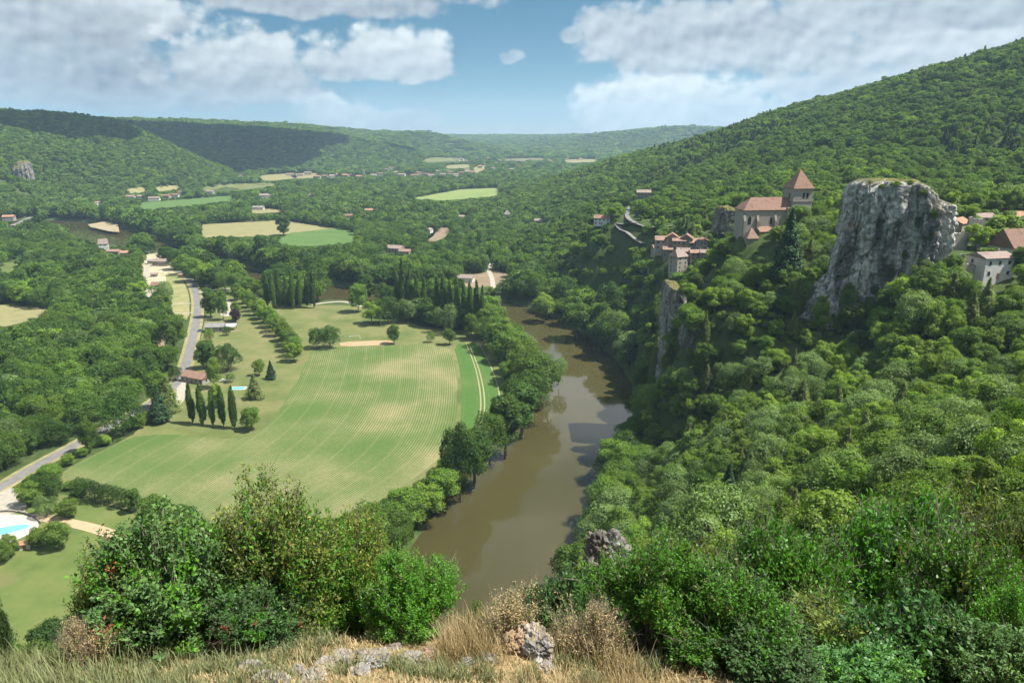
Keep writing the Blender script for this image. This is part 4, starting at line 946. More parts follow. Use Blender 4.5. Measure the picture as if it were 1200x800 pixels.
def crag(name, label, rows, Y, T, seed, yaw=0.0, nu=200, nv=150, amp=1.0, mat=None, lean=0.0, cat='rock', gullies=()):
    """rows (py, left px, right px) sighted at ground distance Y: a thick rock with weathered sides"""
    rs = [];
    for py, l, r in rows:
        a, b = at(l, py, Y), at(r, py, Y); rs.append((a[2], a[0], b[0]))
    rs = np.array(sorted(rs)); z = np.linspace(rs[0, 0] - 8, rs[-1, 0], nv)
    xl = np.interp(z, rs[:, 0], rs[:, 1]); xr = np.interp(z, rs[:, 0], rs[:, 2]); x0 = (rs[:, 1].mean() + rs[:, 2].mean())/2; y0 = Y + T*.5
    u = np.linspace(0, 2*np.pi, nu, endpoint=False); e = .55
    cu = np.sign(np.cos(u))*np.abs(np.cos(u))**e; su = np.sign(np.sin(u))*np.abs(np.sin(u))**e
    Zg, U = np.meshgrid(z, np.arange(nu), indexing='ij')
    hx = ((xr-xl)/2)[:, None]; mx_ = ((xr+xl)/2)[:, None]; tt = ((z - z[0])/(z[-1]-z[0]))[:, None]
    dp = T*.5*np.clip(hx/ (hx.max()*.6), .45, 1)
    X = mx_ + hx*cu[None]; Yg = y0 + dp*su[None] + lean*(tt-.5)*T + yaw*(X - x0)
    s = seed*13.7
    nrm = np.stack(np.broadcast_arrays(cu[None]*.7, su[None], 0*Zg), -1); nrm /= np.linalg.norm(nrm, axis=-1, keepdims=True) + 1e-6
    sz = amp
    k = 1/amp
    rid = 1 - np.abs(fbm(X*.085*k+s, Yg*.085*k, Zg*.03*k, o=4))*2.2           # buttresses and gullies
    fis = np.abs(fbm(X*.24*k+s, Yg*.24*k+5, Zg*.045*k, o=3)); led = fbm(X*.05*k+s, Yg*.05*k, Zg*.28*k, o=4)
    fine = fbm(X*.55*k+s, Yg*.55*k, Zg*.45*k, o=5)
    d = 2.6*sz*(rid-.4) - 1.9*sz*np.clip(.22-fis, 0, .22)/.22 + 1.3*sz*led + .95*sz*fine + .8*sz*(.35-np.abs(fbm(X*.8*k+s, Yg*.8*k, Zg*.25*k, o=4))*2)
    for cs, vs, am in ((6.5, 11., 2.3), (2.6, 5.5, 1.2), (1.1, 1.7, .5)):   # joints split the face into blocks
        f1, f2, rn = cells(X/(cs*sz) + s + .35*led, Yg/(cs*sz), Zg/(vs*sz) + .3*rid)
        d = d + am*sz*(rn-.5) - .55*am*sz*np.clip(.16-(f2-f1), 0, .16)/.16
    d = d*.62
    for gpx, gw, gd in gullies:
        d = d - gd*np.exp(-((X - at(gpx, 280, Y)[0] + 2.2*fbm(Zg*.09, X*0+s, o=2))/gw)**2)*(su[None] < .3)
    top = sstep(.93, 1.0, tt)
    d = d*(1-.5*top) - top**2*.6*sz
    X = X + nrm[..., 0]*d; Yg = Yg + nrm[..., 1]*d; Zg = Zg + (1.2*sz*fbm(X*.2*k+s, Yg*.2*k, o=4))*tt
    V = np.stack([X, Yg, Zg], -1).reshape(-1, 3); I = np.arange(nu*nv).reshape(nv, nu); J = np.roll(I, -1, 1)
    F = np.stack([I[:-1], J[:-1], J[1:], I[1:]], -1).reshape(-1, 4)
    # cap: shrink rings to the middle
    ring = V[I[-1]]; cen = ring.mean(0); caps = []; last = I[-1]; nV = len(V)
    for q in (.85, .68, .5, .33, .17, .05):
        w = cen + (ring-cen)*q; w[:, 2] += (1-q)*.5*sz + .9*sz*fbm(w[:, 0]*.3*k+s, w[:, 1]*.3*k, o=4)
        caps.append(w); ids = np.arange(nV, nV+nu); nV += nu; F = np.concatenate([F, np.stack([last, np.roll(last, -1), np.roll(ids, -1), ids], -1)]); last = ids
    V = np.concatenate([V] + caps)
    me = fast_mesh(name, V, F, mat or rock_m, smooth=False)
    o = obj(name, me); tag(o, label, cat)
    if cat != 'rock band': CIRC.append((x0, y0, min(T*.40, (rs[:, 2]-rs[:, 1]).max()*.42, 16)))
    return o
rock = crag('limestone_rock', 'tall grey limestone rock tower with grassy top rising from the trees', [(213,1026,1084),(218,1021,1090),(227,1017,1099),(240,1012,1110),(255,1010,1114),(285,1001,1112),(310,994,1106),(330,988,1092),(348,977,1070),(368,963,1044),(388,951,1014),(410,938,986)], 284, 20, 3, yaw=-.40, nu=340, nv=260, gullies=((1064,2.0,3.4),(1030,1.3,2.0),(1097,1.5,2.2),(1008,1.6,1.8)))
KEEP.append(([(1022,212),(1085,212),(1118,240),(1114,286),(1090,302),(1055,318),(1030,330),(1012,342),(1003,372),(975,378),(950,400),(945,392),(970,355),(985,330),(995,290),(1005,240)], 278.))
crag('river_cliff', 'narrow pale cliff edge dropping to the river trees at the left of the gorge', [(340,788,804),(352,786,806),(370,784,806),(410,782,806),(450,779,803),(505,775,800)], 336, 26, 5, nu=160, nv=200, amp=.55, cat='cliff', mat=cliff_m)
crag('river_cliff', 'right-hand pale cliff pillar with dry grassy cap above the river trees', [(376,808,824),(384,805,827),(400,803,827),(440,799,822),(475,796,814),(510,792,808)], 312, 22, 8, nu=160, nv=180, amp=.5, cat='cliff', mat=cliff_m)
KEEP.append(([(786,342),(796,342),(796,380),(786,385)], 306.)); KEEP.append(([(806,379),(824,377),(824,402),(814,440),(806,462),(801,440)], 300.))
crag('hillside_crag', 'distant grey crag on the left hillside at the edge of the picture', [(190,14,27),(202,8,31),(218,4,32),(234,2,32),(242,0,32)], 1490, 36, 15, nu=120, nv=70, amp=2.2, cat='crag', mat=rock_dk)
crag('hillside_crag', 'small pinkish crag just below the distant left crag', [(220,-12,8),(228,-16,13),(236,-18,14)], 1420, 30, 16, nu=90, nv=40, amp=1.2, cat='crag')
KEEP.append(([(8,192),(24,190),(31,210),(33,229),(22,226),(14,212)], 1440.))
crag('rock_band', 'low grey rock band in the woods behind the church', [(244,848,862),(250,845,874),(260,842,880)], 470, 18, 18, nu=110, nv=50, amp=.8, cat='rock band', mat=rock_dk)
KEEP.append(([(848,247),(866,246),(860,260),(848,260)], 462.))
# shrubs rooted on the rock face and its top are planted later, at these sightings
ROCKSHRUB = [(1052,262,9,12,1),(1060,300,12,15,1),(1074,318,13,14,5),(1043,322,11,16,1),(1028,342,12,18,1),(1092,278,9,12,5),(1096,252,11,14,3),(1084,226,12,9,3),(1050,216,14,7,7),(1066,214,12,6,7),(1034,219,10,6,7),(1080,340,18,18,1),(1050,352,18,20,1),(1100,312,16,16,2),(1020,370,16,18,5),(1016,300,8,11,5),(1078,262,10,18,1)]
# boulders and stones of the viewpoint
stone_m = rockmat('pale_stone', (.29,.285,.27), (.14,.13,.12), (.42,.30,.19), (.16,.15,.06), .8, 6.0, .95)
stone_red = rockmat('rusty_stone', (.30,.23,.17), (.16,.12,.09), (.42,.22,.12), (.16,.15,.06), .8, 6.0, .95)
def boulder(name, label, px, py, r, seed, mat=stone_m, sq=(1, 1, .8), sink=.35, Y=None, group=None):
    x, y, z = hit(px, py) if Y is None else (*at(px, py, Y)[:2], at(px, py, Y)[2])
    bm = bmesh.new(); bmesh.ops.create_icosphere(bm, subdivisions=5, radius=1); V = np.array([v.co for v in bm.verts]); s = seed*7.3
    f1, f2, rn = cells(V[:, 0]*1.5+s, V[:, 1]*1.5, V[:, 2]*1.5); g1_, g2_, rn2 = cells(V[:, 0]*3.6+s, V[:, 1]*3.6, V[:, 2]*3.6)
    d = 1 + .34*(rn-.5) + .16*(rn2-.5) - .12*np.clip(.15-(f2-f1), 0, .15)/.15 + .20*fbm(V[:, 0]*1.1+s, V[:, 1]*1.1, V[:, 2]*1.1, o=3) - .16*np.clip(.25-np.abs(fbm(V[:, 0]*2.2+s, V[:, 1]*2.2, V[:, 2]*2.2, o=3)), 0, .25)/.25 + .14*fbm(V[:, 0]*6+s, V[:, 1]*6, V[:, 2]*6, o=4)
    V = V*d[:, None]*np.array(sq)*r
    for v, c in zip(bm.verts, V): v.co = c
    me = bpy.data.meshes.new(name); bm.to_mesh(me); bm.free(); me.materials.append(mat)
    o = obj(name, me, None, (x, y, z + r*sq[2]*(1-2*sink)), seed); tag(o, label, 'rock' if r < .3 else 'boulder', group); return o
boulder('boulder', 'grey pitted boulder standing in the dry grass at the cliff edge', 628, 764, .25, 2, sq=(1.25, .8, .8), sink=.2)
boulder('boulder', 'brown mossy boulder touching the grey pitted one on its left', 607, 760, .19, 4, stone_red, sink=.25)
boulder('boulder', 'large white and rusty boulder at the edge of the green shrubs right of the river', 709, 668, .66, 6, rockmat('white_rusty_stone', (.24,.235,.22), (.09,.08,.07), (.44,.27,.15), (.2,.17,.08), .8, 2.2, .97), sq=(.95, .8, 1.0), sink=.1, Y=17)
boulder('stone', 'white stone at the left edge beneath the grass', 4, 772, .20, 9, sq=(1.3, 1, .6))
for i, (px, py, r, lb) in enumerate([(383,782,.14,'white flat stone left of the largest pale outcrop'),(402,774,.15,'pale stone in the middle of the bare ledge'),(432,777,.19,'largest white stone outcrop on the bare ledge'),(420,790,.11,'small white stone below the largest outcrop'),
        (350,790,.10,'small pale stone low on the ledge'),(296,786,.12,'white stone at the foot of the left bushes'),(310,797,.11,'white stone at the bottom edge under the left bushes'),(330,800,.10,'pale stone cut by the bottom edge left of the outcrop'),
        (352,745,.09,'small grey stone under the middle bush'),(372,752,.07,'tiny white stone under the middle bush'),(446,772,.12,'white stone right of the largest outcrop'),(486,776,.15,'white stone beside the rusty one under the bright bush'),
        (462,760,.08,'small stone in grass below the bright bush'),(368,797,.13,'pale stone at the bottom centre left'),(572,772,.10,'pale stone half hidden in straw'),(547,778,.09,'small pale stone in the straw left of the boulders'),
        (640,786,.10,'thin pale stone below the grey pitted boulder'),(470,722,.14,'pale rock edge peeking over the drop behind the bright bush'),(545,716,.2,'long pale rock at the brink left of the dry weeds'),(530,708,.14,'small pale rock at the brink beside the bright bush')]):
    boulder('stone', lb, px, py, r, 20+i, stone_m, sq=(1.2, .9, .65), group='loose pale stones on the ledge')
boulder('stone', 'rusty red stone beside the white stone under the bright bush', 500, 775, .17, 55, stone_red, sq=(1.2, .8, .55))
# ================================================================== trees
def leafmat(name, c, var=.35, warm=(.135,.195,.03), trans=.38, warm_amt=.14, rough=.55):
    m, N, L = newmat(name); b = N['Principled BSDF']; b.inputs['Roughness'].default_value = rough; b.inputs['Specular IOR Level'].default_value = .22
    oi = N.new('ShaderNodeObjectInfo'); geo = N.new('ShaderNodeNewGeometry')
    rp_ = N.new('ShaderNodeMapRange'); rp_.inputs[3].default_value = 1-var; rp_.inputs[4].default_value = 1+var*.8; L.new(geo.outputs['Random Per Island'], rp_.inputs[0])
    ro = N.new('ShaderNodeMapRange'); ro.inputs[3].default_value = .80; ro.inputs[4].default_value = 1.48; L.new(oi.outputs['Random'], ro.inputs[0])
    mu = N.new('ShaderNodeMath'); mu.operation = 'MULTIPLY'; L.new(rp_.outputs[0], mu.inputs[0]); L.new(ro.outputs[0], mu.inputs[1])
    # some trees and sprigs run warmer
    fr = N.new('ShaderNodeMath'); fr.operation = 'FRACT'; m7 = N.new('ShaderNodeMath'); m7.operation = 'MULTIPLY'; m7.inputs[1].default_value = 17.31
    L.new(oi.outputs['Random'], m7.inputs[0]); L.new(m7.outputs[0], fr.inputs[0])
    m8 = N.new('ShaderNodeMath'); m8.operation = 'MULTIPLY'; m8.inputs[1].default_value = warm_amt*2; L.new(fr.outputs[0], m8.inputs[0])
    mx = N.new('ShaderNodeMix'); mx.data_type = 'RGBA'; L.new(m8.outputs[0], mx.inputs[0]); mx.inputs[6].default_value = (*c, 1); mx.inputs[7].default_value = (*warm, 1)
    vm = N.new('ShaderNodeVectorMath'); vm.operation = 'SCALE'; L.new(mx.outputs[2], vm.inputs[0]); L.new(mu.outputs[0], vm.inputs['Scale'])
    L.new(vm.outputs[0], b.inputs['Base Color'])
    t = N.new('ShaderNodeBsdfTranslucent'); v2 = N.new('ShaderNodeVectorMath'); v2.operation = 'MULTIPLY'; v2.inputs[1].default_value = (1.5, 1.45, .7); L.new(vm.outputs[0], v2.inputs[0]); L.new(v2.outputs[0], t.inputs['Color'])
    ms = N.new('ShaderNodeMixShader'); ms.inputs[0].default_value = trans; L.new(b.outputs[0], ms.inputs[1]); L.new(t.outputs[0], ms.inputs[2]); L.new(ms.outputs[0], N['Material Output'].inputs['Surface'])
    return m
LM = {'deep green': leafmat('leaves_deep_green', (0.046,0.100,0.015), warm_amt=.10), 'mid green': leafmat('leaves_mid_green', (0.087,0.161,0.021)), 'light green': leafmat('leaves_light_green', (0.148,0.233,0.030)),
      'yellow green': leafmat('leaves_yellow_green', (.150,.235,.036)), 'grey green': leafmat('leaves_grey_green', (.125,.195,.062), warm_amt=.08), 'olive green': leafmat('leaves_olive_green', (.105,.178,.030)),
      'poplar': leafmat('leaves_poplar', (0.061,0.113,0.021), warm_amt=.06), 'conifer': leafmat('needles_dark', (0.025,0.068,0.025), warm_amt=.05, trans=.1), 'blue conifer': leafmat('needles_blue', (0.064,0.121,0.081), warm_amt=.03, trans=.1),
      'pale pine': leafmat('needles_pale', (0.153,0.193,0.064), warm_amt=.2), 'purple': leafmat('leaves_purple', (0.048,0.023,0.036), warm=(.05,.02,.03)), 'brown': leafmat('leaves_dry', (0.240,0.169,0.089), warm=(.22,.16,.09))}
bark_m = noisemat('bark', [(.07,.055,.04),(.13,.105,.08),(.18,.16,.13)], 3, detail=6, stretch=(1,1,.2))

def unit(v): return v / (np.linalg.norm(v, axis=-1, keepdims=True) + 1e-9)
def quads(P, Nn, size, rng, asp=.62):
    n = len(P); r = unit(rng.normal(size=(n, 3))); a = unit(np.cross(Nn, r)); b = np.cross(Nn, a)
    s = size[:, None] if np.ndim(size) else size
    a = a*s*.5; b = b*s*.5*asp
    k = .18*np.asarray(s)*Nn
    V = np.stack([P-a, P-b*.9+k, P+a, P+b*.9+k], 1).reshape(-1, 3)
    F = np.arange(4*n).reshape(n, 4)
    return V, F
def lobe_leaves(rng, cen, rad, n, leaf, squash=1., under=-.55, up=.42, jit=.8):
    w = rad**2 / (rad**2).sum(); k = int(n*1.9)
    i = rng.choice(len(cen), k, p=w); d = unit(rng.normal(size=(k, 3)))
    d[:, 2] = np.where(d[:, 2] < under, -d[:, 2], d[:, 2])
    rr = rad[i] * np.where(rng.random(k) < .24, .7 + .68*rng.random(k), 1.06 - .34*rng.random(k)**2)
    rr *= 1 + .42*fbm(d[:, 0]*2.3 + i*3.1, d[:, 1]*2.3, d[:, 2]*2.3, o=2)
    off = d*rr[:, None]; off[:, 2] *= squash; P = cen[i] + off
    D = np.linalg.norm((P[:, None] - cen[None])/np.array([1, 1, squash]), axis=2)/rad[None]; D[np.arange(k), i] = 9
    P, d = P[D.min(1) > .80][:n], d[D.min(1) > .80][:n]
    Nn = unit(d + rng.normal(size=d.shape)*jit*.6 + np.array([0, 0, up]))
    return quads(P, Nn, leaf*(.65 + .7*rng.random(len(P))), rng)
def broad_crown(seed, n, leaf, form):
    """a tree 10 m tall; form: round, spread, tall, ragged"""
    rng = np.random.default_rng(seed)
    W, H, z0, nl = {'round': (4.2, 8.8, 1.0, 52), 'spread': (5.6, 8.2, 1.2, 64), 'tall': (3.3, 9.6, .5, 54), 'ragged': (4.4, 8.9, .9, 44)}[form]
    d = unit(rng.normal(size=(nl, 3))); q = rng.random(nl)**.45
    cen = d*q[:, None]*np.array([W*.76, W*.76, H*.5*.78]); cen[:, 2] += z0 + H*.5
    rad = W*(.15 + .21*rng.random(nl)) * (1.12 - .35*np.clip((cen[:, 2]-z0)/H - .3, 0, 1))
    if form == 'ragged': cen[:, :2] *= 1 + .35*rng.random((nl, 1)); rad *= .92
    cen[:, 2] = np.minimum(cen[:, 2], 10.0 - rad*.8)
    return lobe_leaves(rng, cen, rad, n, leaf, .82)
def poplar_crown(seed, n, leaf):
    rng = np.random.default_rng(seed); nl = 42
    z = np.linspace(.9, 9.5, nl); t = (z-.9)/8.6; w = 1.15*np.minimum(1, (t+.10)*3.2)*(1-t**3.2)**.8 + .12
    a = rng.random(nl)*6.283; cen = np.stack([np.cos(a)*w*.5, np.sin(a)*w*.5, z], 1)
    return lobe_leaves(rng, cen, w*.62*(.8+.4*rng.random(nl)), n, leaf, 1.7, under=-.8, jit=.6)
def conifer_crown(seed, n, leaf, wide=2.1):
    rng = np.random.default_rng(seed); k = n
    lev = 21; i = rng.integers(0, lev, k*2)[:]; pr = (1 - i/lev)**.9; i = i[rng.random(k*2) < pr + .12][:k]; k = len(i)
    z = .8 + 8.9*(i/lev) ; R0 = wide*(1-(i/lev)*.97)
    na = 7 + (i % 3); a = (rng.integers(0, 99, k) % na)/na*6.283 + i*1.7 + rng.normal(size=k)*.20; rr = R0*(.25 + .8*np.sqrt(rng.random(k)))*(.55 + .75*_h(i, (a*na/6.283).round(), i*0+seed))
    P = np.stack([np.cos(a)*rr, np.sin(a)*rr, z + .9*(1-i/lev) - rr*.34 + rng.normal(size=k)*.26], 1)
    Nn = unit(np.stack([np.cos(a)*.5, np.sin(a)*.5, np.ones(k)*.8], 1) + rng.normal(size=(k, 3))*.35)
    return quads(P, Nn, leaf*(.7+.6*rng.random(k)), rng, .5)
def trunk_geo(seed, h=6.5, r=.22, limbs=5, spread=2.6, lo=2.2):
    rng = np.random.default_rng(seed); mb = MB(); pts = [(0, 0, -1.2)]; k = 4
    for i in range(1, k+1): pts.append((rng.normal()*.12*i, rng.normal()*.12*i, h*i/k))
    rs = [r*1.45] + [r*(1-.2*i) for i in range(1, k+1)]
    for p, q, a, b in zip(pts[:-1], pts[1:], rs[:-1], rs[1:]): mb.tube(p, q, a, b, 7)
    for i in range(limbs):
        t = lo + (h-lo)*.8*rng.random(); a = 6.283*(i+rng.random()*.5)/limbs; s = spread*(.6+.5*rng.random())
        p = (0, 0, t); m_ = (math.cos(a)*s*.5, math.sin(a)*s*.5, t+s*.45); e = (math.cos(a)*s, math.sin(a)*s, t+s*.95)
        mb.tube(p, m_, r*.5, r*.34, 5); mb.tube(m_, e, r*.34, r*.1, 5)
    return np.array(mb.v), [tuple(f) for f in mb.f]

def mesh_from(name, parts):
    """parts: (V, faces list, mat)"""
    V = []; F = []; mi = []; mats = []; n = 0
    for v, f, m in parts:
        V.append(np.asarray(v)); F += [[int(q)+n for q in ff] for ff in f]; mi += [len(mats)]*len(f); mats.append(m); n += len(v)
    me = bpy.data.meshes.new(name); me.from_pydata(np.concatenate(V), [], F)
    for m in mats: me.materials.append(m)
    me.polygons.foreach_set('material_index', mi); me.update(); return me

FORMS = [('round','mid green'),('spread','deep green'),('ragged','light green'),('round','yellow green'),('spread','grey green'),('tall','deep green'),('ragged','mid green'),('round','olive green'),('tall','light green'),('spread','mid green')]
NF = len(FORMS)
LODS = [(9500, .37), (1700, .85), (360, 1.8)]
CROWN, TRUNK, FULL = {}, {}, {}
lib = bpy.data.collections.new('tree_library')
def reg(key, V, F, mat, tv, tf, full=True):
    CROWN[key] = fast_mesh('crown', V, F, mat)
    TRUNK[key] = mesh_from('trunk', [(tv, tf, bark_m)])
    if full:
        tq = [tuple(f) for f in tf]
        FULL[key] = mesh_from('tree', [(V, F.tolist(), mat), (tv, tq, bark_m)])
for l, (n, lf) in enumerate(LODS):
    for k, (fm, colr) in enumerate(FORMS):
        V, F = broad_crown(100+k, n, lf, fm)
        tv, tf = trunk_geo(k, limbs=5 if l == 0 else (3 if l == 1 else 0))
        reg((l, k), V, F, LM[colr], tv, tf)
for l, (n, lf) in enumerate(LODS):
    V, F = conifer_crown(7, int(n*1.0), lf*1.0, 2.0); tv, tf = trunk_geo(31, 9.0, .2, 0); reg((l, NF), V, F, LM['conifer'], tv, tf)
    V, F = conifer_crown(8, int(n*.9), lf*1.0, 2.4); reg((l, NF+1), V, F, LM['pale pine'], tv, tf)
NK = NF + 2
LIBO = []
for l in range(3):
    for k in range(NK):
        o = bpy.data.objects.new('tree_%02d' % (l*NK+k), FULL[(l, k)]); lib.objects.link(o); LIBO.append(o)
def scatter_group():
    ng = bpy.data.node_groups.new('scatter', 'GeometryNodeTree')
    ng.interface.new_socket('Geometry', in_out='INPUT', socket_type='NodeSocketGeometry'); ng.interface.new_socket('Geometry', in_out='OUTPUT', socket_type='NodeSocketGeometry')
    n, l = ng.nodes, ng.links
    i, o = n.new('NodeGroupInput'), n.new('NodeGroupOutput'); ci = n.new('GeometryNodeCollectionInfo'); ci.inputs['Collection'].default_value = lib
    ci.inputs['Separate Children'].default_value = True; ci.inputs['Reset Children'].default_value = True
    ip = n.new('GeometryNodeInstanceOnPoints'); ip.inputs['Pick Instance'].default_value = True
    def attr(name, t):
        a = n.new('GeometryNodeInputNamedAttribute'); a.data_type = t; a.inputs['Name'].default_value = name; return a.outputs['Attribute']
    l.new(i.outputs[0], ip.inputs['Points']); l.new(ci.outputs[0], ip.inputs['Instance']); l.new(attr('kind_index', 'INT'), ip.inputs['Instance Index'])
    l.new(attr('turn', 'FLOAT_VECTOR'), ip.inputs['Rotation']); l.new(attr('size', 'FLOAT_VECTOR'), ip.inputs['Scale']); l.new(ip.outputs[0], o.inputs[0])
    return ng
SCAT = scatter_group()
def wood(name, P, idx, turn, size):
    me = bpy.data.meshes.new(name); me.vertices.add(len(P)); me.vertices.foreach_set('co', np.ascontiguousarray(P, np.float32).ravel())
    a = me.attributes.new('kind_index', 'INT', 'POINT'); a.data.foreach_set('value', np.ascontiguousarray(idx, np.int32))
    a = me.attributes.new('turn', 'FLOAT_VECTOR', 'POINT'); a.data.foreach_set('vector', np.ascontiguousarray(turn, np.float32).ravel())
    a = me.attributes.new('size', 'FLOAT_VECTOR', 'POINT'); a.data.foreach_set('vector', np.ascontiguousarray(size, np.float32).ravel())
    me.update(); o = obj(name, me); md = o.modifiers.new('scatter', 'NODES'); md.node_group = SCAT
    return tag(o, kind='stuff')

# ---------------------------------------------------------------- where trees stand
def band(y0, y1, step, jit=.42):
    ys = np.arange(y0, y1, step); out = []
    for y in ys:
        zc = y*CP + 110*SP; hw = 640/FOC*zc + 40
        xs = np.arange(-hw, hw*1.10 + 60, step); out.append(np.stack([xs, np.full(len(xs), y)], 1))
    p = np.concatenate(out); return p + RNG.uniform(-jit, jit, p.shape)*step
cand = [(band(17, 46, 2.9), 0), (band(46, 90, 5.0), 0), (band(90, 330, 7.0), 0), (band(330, 700, 9.0), 0), (band(85, 330, 4.6), 4), (band(330, 720, 6.0), 4), (band(700, 1300, 8.6), 1), (band(1300, 2300, 9.6), 1), (band(2300, 3900, 16), 2), (band(3900, 8200, 34), 3)]
P = np.concatenate([c for c, _ in cand]); TIER = np.concatenate([np.full(len(c), t) for c, t in cand])
Z = ground(P[:, 0], P[:, 1])
# drop what lies behind a crest
az = np.arctan2(P[:, 0], P[:, 1]); dist = np.hypot(P[:, 0], P[:, 1])
NA = 420; az_e = np.linspace(-.72, .78, NA); rr = np.concatenate([np.arange(30, 700, 8), np.arange(700, 2500, 20), np.arange(2500, 8600, 60)])
gx = np.sin(az_e)[:, None]*rr[None]; gy = np.cos(az_e)[:, None]*rr[None]
el = (ground(gx.ravel(), gy.ravel()).reshape(gx.shape) - EYE)/rr[None]
elm = np.maximum.accumulate(el, 1)
ia = np.clip(((az + .72)/1.5*(NA-1)).astype(int), 0, NA-1); ir = np.clip(np.searchsorted(rr, dist) - 4, 0, len(rr)-1)
vis = (Z + 14 + dist*.004 - EYE)/dist > elm[ia, ir]
ok = vis & (Z > .8) & (river_edge(P[:, 0], P[:, 1]) > .5) & ((P[:, 1] > 46) | (P[:, 0] > 2))
for w in OPEN: ok &= ~inpoly(P[:, 0], P[:, 1], w)
for x, y, r in CIRC: ok &= np.hypot(P[:, 0]-x, P[:, 1]-y) > np.where(TIER == 4, r*.72, r)
for w, h in LINES:
    near = ok & (P[:, 0] > w[:, 0].min()-h) & (P[:, 0] < w[:, 0].max()+h) & (P[:, 1] > w[:, 1].min()-h) & (P[:, 1] < w[:, 1].max()+h)
    i = np.where(near)[0]
    if len(i): d, _ = seg_dist(P[i, 0], P[i, 1], w); ok[i[d < h]] = False
# thin clearings on the hills
thin = fbm(P[:, 0]/24+9, P[:, 1]/24, o=2)
ok &= (TIER != 4) | ((Z > 7) & (P[:, 0] > 15))
ok &= ~((thin < -.66) & (Z > 20) & (P[:, 1] > 500)) & ~((RNG.random(len(P)) < .05))
P, Z, TIER, dist = P[ok], Z[ok], TIER[ok], dist[ok]
n = len(P)
hillD = (Z > 20) & (P[:, 0] > 0) & (P[:, 1] > 420)
near_slope = ((P[:, 0] > 10) | (P[:, 1] < 90)) & (P[:, 1] < 420) & (Z > 6)
floorw = Z < 12
ht = np.where(hillD, RNG.uniform(6.5, 11.0, n), np.where(near_slope, RNG.uniform(7.0, 13.0, n), np.where(floorw, np.where(P[:, 1] < 800, RNG.uniform(11, 19, n), RNG.uniform(10, 17, n)), RNG.uniform(8, 12.5, n))))
ht = ht*(1 + .22*fbm(P[:, 0]/35, P[:, 1]/35+3, o=2))
ht = np.where(near_slope & (dist < 95), ht*np.clip(dist/110, .22, 1), ht)
nearbank = floorw & (P[:, 1] > 480) & (river_edge(P[:, 0], P[:, 1]) < 26)
ht = np.where(nearbank, ht*1.35, ht)
bw = np.where(TIER == 2, 1.75, np.where(TIER == 3, 3.4, 1.)); ht = np.where(TIER == 2, ht*1.15, np.where(TIER == 3, ht*1.5, ht))
wd = ht*RNG.uniform(.85, 1.2, n); wd = np.where(TIER == 2, wd*1.55, np.where(TIER == 3, wd*2.3, wd)); wd = np.where((P[:, 1] > 1300) & (TIER == 1), wd*1.25, wd); wd = np.where((TIER == 2) | (TIER == 3), wd*1.15, wd); wd = np.where(hillD, wd*1.2, wd)
# kinds: patches of species
s1 = fbm(P[:, 0]/45, P[:, 1]/45, o=3) + RNG.normal(size=n)*.32
WH = {'slope': [(4,.24),(2,.20),(0,.14),(7,.13),(3,.09),(8,.08),(6,.06),(NF+1,.06)], 'floor': [(1,.20),(0,.22),(5,.16),(9,.16),(6,.12),(2,.06),(3,.03),(4,.05)],
      'hill': [(0,.24),(6,.22),(7,.16),(1,.14),(2,.14),(3,.06),(9,.04)]}
def pick(table, s):
    ks = [k for k, _ in table]; c = np.cumsum([w for _, w in table]); c = c/c[-1]
    return np.array(ks)[np.searchsorted(c, np.clip(s, 0, .9999))]
from math import erf
rank = np.argsort(np.argsort(s1))/max(n-1, 1)
hsh = (rank*7.77 + RNG.random(n)*.35) % 1.0
kind = np.where(near_slope, pick(WH['slope'], hsh), np.where(floorw, pick(WH['floor'], hsh), pick(WH['hill'], hsh)))
conif = hillD & (fbm(P[:, 0]/130+40, P[:, 1]/130, o=2) > .40); kind = np.where(conif & (RNG.random(n) < .45), NF + (RNG.random(n) < .35), kind)
conif2 = near_slope & (fbm(P[:, 0]/28+4, P[:, 1]/28, o=2) > .42) & (dist > 60); kind = np.where(conif2 & (RNG.random(n) < .38), NF + (RNG.random(n) < .6), kind)
isc = kind >= NF
ht = np.where(isc, ht*1.25, ht)
under = TIER == 4                       # undergrowth fills the gaps on the slopes
ht = np.where(under, RNG.uniform(1.6, 4.2, n), ht); wd = np.where(under, ht*1.35, wd); kind = np.where(under & (kind >= NF), 7, kind)
tallq = (RNG.random(n) < .10) & ~under; ht = np.where(tallq, ht*1.3, ht)
wd = np.where(kind >= NF, wd*1.25, wd)
sx = wd/10; sz = ht/10

